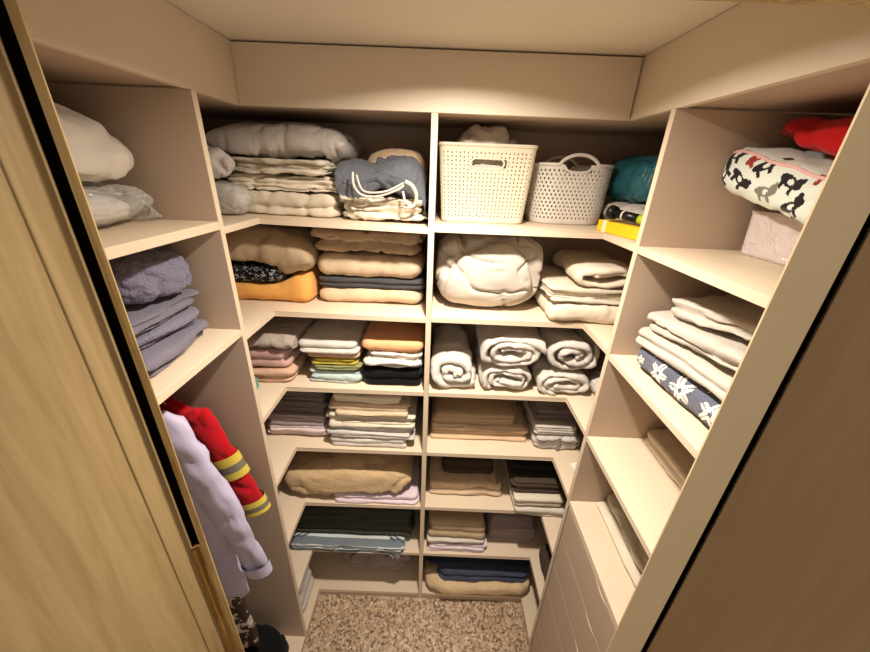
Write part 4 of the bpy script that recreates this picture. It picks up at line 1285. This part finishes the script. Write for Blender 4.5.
# ================================================================== right cabinet
z = ZRA
pbx = empty('storage_box', (.80, .80, RS['A']), 'frosted plastic box with pink contents under the printed cushion', 'box')
def tray():
    rings = []
    for zz, k in ((0, .93), (.003, .95), (.092, 1.0), (.092, .975), (.006, .93)):
        rings.append([V((.805 + x * k, .79 + y * k, RS['A'] + .001 + zz)) for x, y in rrect(.085, .072, .012, 64)])
    vs, fs = loft(rings)
    me = bpy.data.meshes.new('box_body'); me.from_pydata([tuple(v) for v in vs], [], fs)
    for p in me.polygons: p.use_smooth = False
    link('box_body', me, M['frosted'], pbx)
    prism('box_lid', [(.805 + x * 1.03, .79 + y * 1.03) for x, y in rrect(.085, .072, .012, 48)], RS['A'] + .0935, RS['A'] + .099, M['frosted'], pbx, bev=.001)
tray()
for (nm, mt, lb, x0, x1, y0, y1, z0, z1) in (('folded_cloth', 'pink', 'pink cloth inside the frosted box', .735, .80, .735, .80, .008, .06),
                                            ('folded_cloth', 'stripe_a', 'blue-grey cloth inside the frosted box', .735, .80, .808, .848, .008, .065)):
    lump(nm, M[mt], lb, 'cloth', None, x0, x1, y0, y1, RS['A'] + z0, RS['A'] + z1, nu=40, nv=20, amp=.002)
# printed cushion on the box
mot = [(.855, .070, 'k', .3), (.815, .035, 'k', -.5), (.770, .070, 'k', .6), (.745, .030, 'g', .2), (.700, .062, 'k', -.2), (.675, .026, 'k', .5), (.80, .080, 'r', .9), (.86, .028, 'k', 1.2), (.64, .09, 'r', .1), (.60, .05, 'k', .4), (.725, .118, 'k', 1.4)]
def cz0(y): return 2.022 + (y - .75) * .27
def fm(p):
    if p.x > .70: return 0
    yy, zz = p.y, p.z - cz0(p.y)
    for my, mz, t, an in mot:
        dx, dy = yy - my, zz - mz
        X, Y = dx * math.cos(an) - dy * math.sin(an), dx * math.sin(an) + dy * math.cos(an)
        body = (X / .024) ** 2 + (Y / .009) ** 2 < 1 and not ((X + .004) / .008) ** 2 + (Y / .005) ** 2 < 1
        head = ((X + .022) / .010) ** 2 + ((Y - .006) / .009) ** 2 < 1
        ear_ = ((X + .027) / .005) ** 2 + ((Y - .014) / .005) ** 2 < 1
        legs = (abs(X - .012) < .004 or abs(X + .012) < .004) and -.018 < Y < 0
        if body or head or ear_ or legs: return {'k': 1, 'r': 2, 'g': 3}[t]
    return 0
yc_ = .69
SEED[0] += 1
vs, fs = slab_geo(.628, .90, .495, .889, cz0(yc_), cz0(yc_) + .088, 1, .035, 0, .020, 0, .012, 61, 640, 48, 0, (0, .25), 0)
cush = finish('printed_cushion', vs, fs, M['pouch'], 'white cushion printed with small black and red dogs, pink piping, lying on the frosted box', 'cushion', z, seed=61, amp=.005, crease=.006, csc=6, fine=.0004,
              below=[bpy.data.objects['box_lid']], relk=0, lift=.003, shelf=False, ylim=(.47, .8925), xlim=(.60, .91))
for k in ('motif_black', 'motif_red', 'motif_grey'): cush.data.materials.append(M[k])
for p in cush.data.polygons: p.material_index = fm(p.center) if p.normal.x < -.35 else 0
pp = []
tr = bvh_of(cush)
for k in range(14):
    y = .882 - .385 * k / 13
    h = tr.find_nearest(V((.628, y, cz0(yc_) + .25 * (y - yc_) + .096)))
    pp.append(h[0] + h[1] * .001)
tube('piping', pp, .0032, M['piping'], cush, n=8, sub=3)
lump('red_cloth', M['redcloth'], 'red cloth bundled on the printed cushion in the top right bay', 'cloth', z, .665, .905, .50, .870, cz0(.66) + .085, cz0(.66) + .185, e=3, crease=.008, csc=8, shelf=False, below=[cush], lift=.004)

z = ZRB
a = folded('folded_blanket', M['floral'], 'navy folded blanket with white flower print at the bottom of the quilt pile', 'blanket', z, .548, .90, .49, .868, RS['B'], RS['B'] + .076, 1, r=.05, groove=.030, wob=.003, amp=.003, n=640, K=36, rot=5, warp=.002, ylim=(.48, .8935))
fl = [(.805, .036, .014), (.735, .038, .030), (.660, .040, .034), (.575, .040, .03), (.515, .036, .03), (.700, .004, .016), (.77, .074, .012), (.61, .080, .014)]
def flw(p):
    yy, zz = p.y, p.z - RS['B']
    if p.x > .66: return 0
    if yy > .845: return 2 if (math.sin(p.x * 150) * math.sin(zz * 140 + 1) > .45) else 0
    for i, (fy, fz, R0) in enumerate(fl):
        dy, dz = yy - fy, (zz - fz) * 1.0
        r = math.hypot(dy, dz); t = math.atan2(dz, dy) + i * .7
        if R0 * .16 < r < R0 * (.74 + .26 * math.cos(5 * t)) and abs(math.sin(2.5 * t)) > .16: return 1
    return 0
for k in ('flower', 'flower_tan'): a.data.materials.append(M[k])
for p in a.data.polygons: p.material_index = flw(p.center)
b = folded('folded_quilt', M['quilt_white'], 'white quilt directly on the navy flowered blanket', 'quilt', z, .540, .90, .49, .874, RS['B'] + .077, RS['B'] + .118, 2, r=.035, groove=.009, off=.004, wob=.005, rot=4, tilt=(0, -.05), below=[a], ylim=(.48, .8935))
c_ = folded('folded_quilt', M['quilt_white'], 'white quilt in the middle of the three on the navy flowered blanket', 'quilt', z, .552, .90, .49, .868, RS['B'] + .119, RS['B'] + .170, 2, r=.035, groove=.010, off=.006, wob=.007, rot=5, tilt=(0, -.08), below=[a, b], amp=.005, crease=.004, ylim=(.48, .8935))
folded('folded_quilt', M['quilt_white'], 'white quilt topping the pile on the navy flowered blanket', 'quilt', z, .585, .90, .49, .850, RS['B'] + .171, RS['B'] + .225, 2, r=.04, groove=.011, off=.006, wob=.007, rot=6, tilt=(0, -.10), below=[b, c_], amp=.005, crease=.004, ylim=(.48, .8935))

z = ZRC
a = folded('folded_cloth', M['cream'], 'beige folded cloth at the back of the third right bay', 'cloth', z, .675, .79, .49, .886, RS['C'], RS['C'] + .055, 2, r=.02, groove=.01, wob=.006, amp=.005)
lump('folded_cloth', M['pink'], 'pink cloth behind the beige one at the back of the third right bay', 'cloth', z, .795, .905, .50, .880, RS['C'], RS['C'] + .125, crease=.006)
z = ZRD
a = folded('folded_cloth', M['cream'], 'cream cloth folded flat along the fourth right bay under the white roll', 'cloth', z, .590, .72, .60, .885, RS['D'], RS['D'] + .022, 2, r=.012, off=.004, groove=.005, wob=.003)
lump('rolled_cloth', M['white'], 'white rolled cloth lying along the fourth right bay above the drawers', 'cloth', z, .604, .72, .610, .888, RS['D'] + .022, RS['D'] + .092, e=4, crease=.008, csc=9, below=[a], ylim=(.48, .8935))
lump('lace_cloth', M['lace'], 'crumpled cloth with dark lace at the near end of the white roll', 'cloth', z, .610, .80, .49, .600, RS['D'], RS['D'] + .07, crease=.014, csc=20, amp=.008, ylim=(.48, .603))

# things of one kind carry one group
from collections import Counter
GR = {'towel': 'towels on the closet shelves', 'cloth': 'folded cloths on the closet shelves', 'sheet': 'bed sheets on the closet shelves', 'blanket': 'blankets on the closet shelves',
      'tablecloth': 'tablecloths on the fourth shelves', 'napkin': 'napkins on the fourth shelf', 'pillow': 'pillows on the top shelves', 'cushion': 'cushions in the closet', 'quilt': 'white quilts on the flowered blanket',
      'duvet': 'duvets on the left shelves', 'hanger': 'hangers on the left rail', 'basket': 'plastic baskets on the top shelf', 'shelving': 'built-in corner shelving'}
for o in bpy.data.objects:
    if o.parent is None and o.get('category') in GR: o['group'] = GR[o['category']]

# ------------------------------------------------------------------ lay cloth on cloth without cutting into it
def settle_contacts():
    obs = [o for o in bpy.data.objects if o.type == 'MESH' and o.parent is None and o.get('category')]
    box_ = {}
    for o in obs:
        xs = [v.co for v in o.data.vertices]
        box_[o.name] = [(min(c[i] for c in xs), max(c[i] for c in xs)) for i in range(3)]
    def tree(o): return BVHTree.FromPolygons([v.co[:] for v in o.data.vertices], [p.vertices[:] for p in o.data.polygons])
    order = {o.name: i for i, o in enumerate(obs)}
    pairs = []
    for i, a in enumerate(obs):
        for b in obs[i + 1:]:
            if a.location.length or b.location.length: continue
            if all(min(box_[a.name][k][1], box_[b.name][k][1]) > max(box_[a.name][k][0], box_[b.name][k][0]) for k in range(3)): pairs.append((a, b))
    for a, b in pairs:
        for it in range(4):
            ta, tb = tree(a), tree(b)
            if not ta.overlap(tb): break
            for o, tr in ((b, ta), (a, tb)):
                for v in o.data.vertices:
                    h = tr.find_nearest(v.co, .009)
                    if h[0] is None: continue
                    d = (v.co - h[0]).dot(h[1])
                    if d < .0012: v.co = h[0] + h[1] * (.0012 + .0006 * it)
                if o is b: tb = tree(b)
settle_contacts()


# ------------------------------------------------------------------ light, world, camera
LC = (1, .91, .80)
al = bpy.data.lights.new('lamp_spill', 'AREA')
al.shape = 'DISK'; al.size = .075; al.energy = 13; al.color = LC; al.spread = math.radians(156)
ao = bpy.data.objects.new('lamp_spill', al); COL.objects.link(ao); ao.location = (.045, .735, ZC - .004)
ao.parent = lamp; ao.matrix_parent_inverse = lamp.matrix_world.inverted()
sl = bpy.data.lights.new('lamp_beam', 'SPOT')
sl.energy = 95; sl.color = LC; sl.spot_size = math.radians(112); sl.spot_blend = 1; sl.shadow_soft_size = .035
so_ = bpy.data.objects.new('lamp_beam', sl); COL.objects.link(so_); so_.location = (.045, .735, ZC - .004)
so_.parent = lamp; so_.matrix_parent_inverse = lamp.matrix_world.inverted()

w = bpy.data.worlds.new('room_ambient')
sc.world = w
w.use_nodes = True
bg = w.node_tree.nodes['Background']
bg.inputs['Color'].default_value = (1.0, .91, .77, 1)
bg.inputs['Strength'].default_value = .72

cam = bpy.data.cameras.new('camera')
co = bpy.data.objects.new('camera', cam)
COL.objects.link(co)
cam.sensor_fit = 'HORIZONTAL'
cam.sensor_width = 36
cam.lens = 350.482 / 870 * 36
cam.clip_start = .01
yaw, pitch, roll = -.0005, .4206, .0394
fw = V((math.sin(yaw) * math.cos(pitch), math.cos(yaw) * math.cos(pitch), -math.sin(pitch)))
rt = V((math.cos(yaw), -math.sin(yaw), 0))
up = rt.cross(fw)
c, s = math.cos(roll), math.sin(roll)
R_, U_ = c * rt + s * up, -s * rt + c * up
co.matrix_world = Matrix(((R_.x, U_.x, -fw.x, 0), (R_.y, U_.y, -fw.y, 0), (R_.z, U_.z, -fw.z, 2.068), (0, 0, 0, 1)))
sc.camera = co
sc.view_settings.view_transform = 'Standard'
sc.view_settings.look = 'None'
sc.view_settings.exposure = -.04
sc.view_settings.gamma = 1
sc.view_settings.use_curve_mapping = False
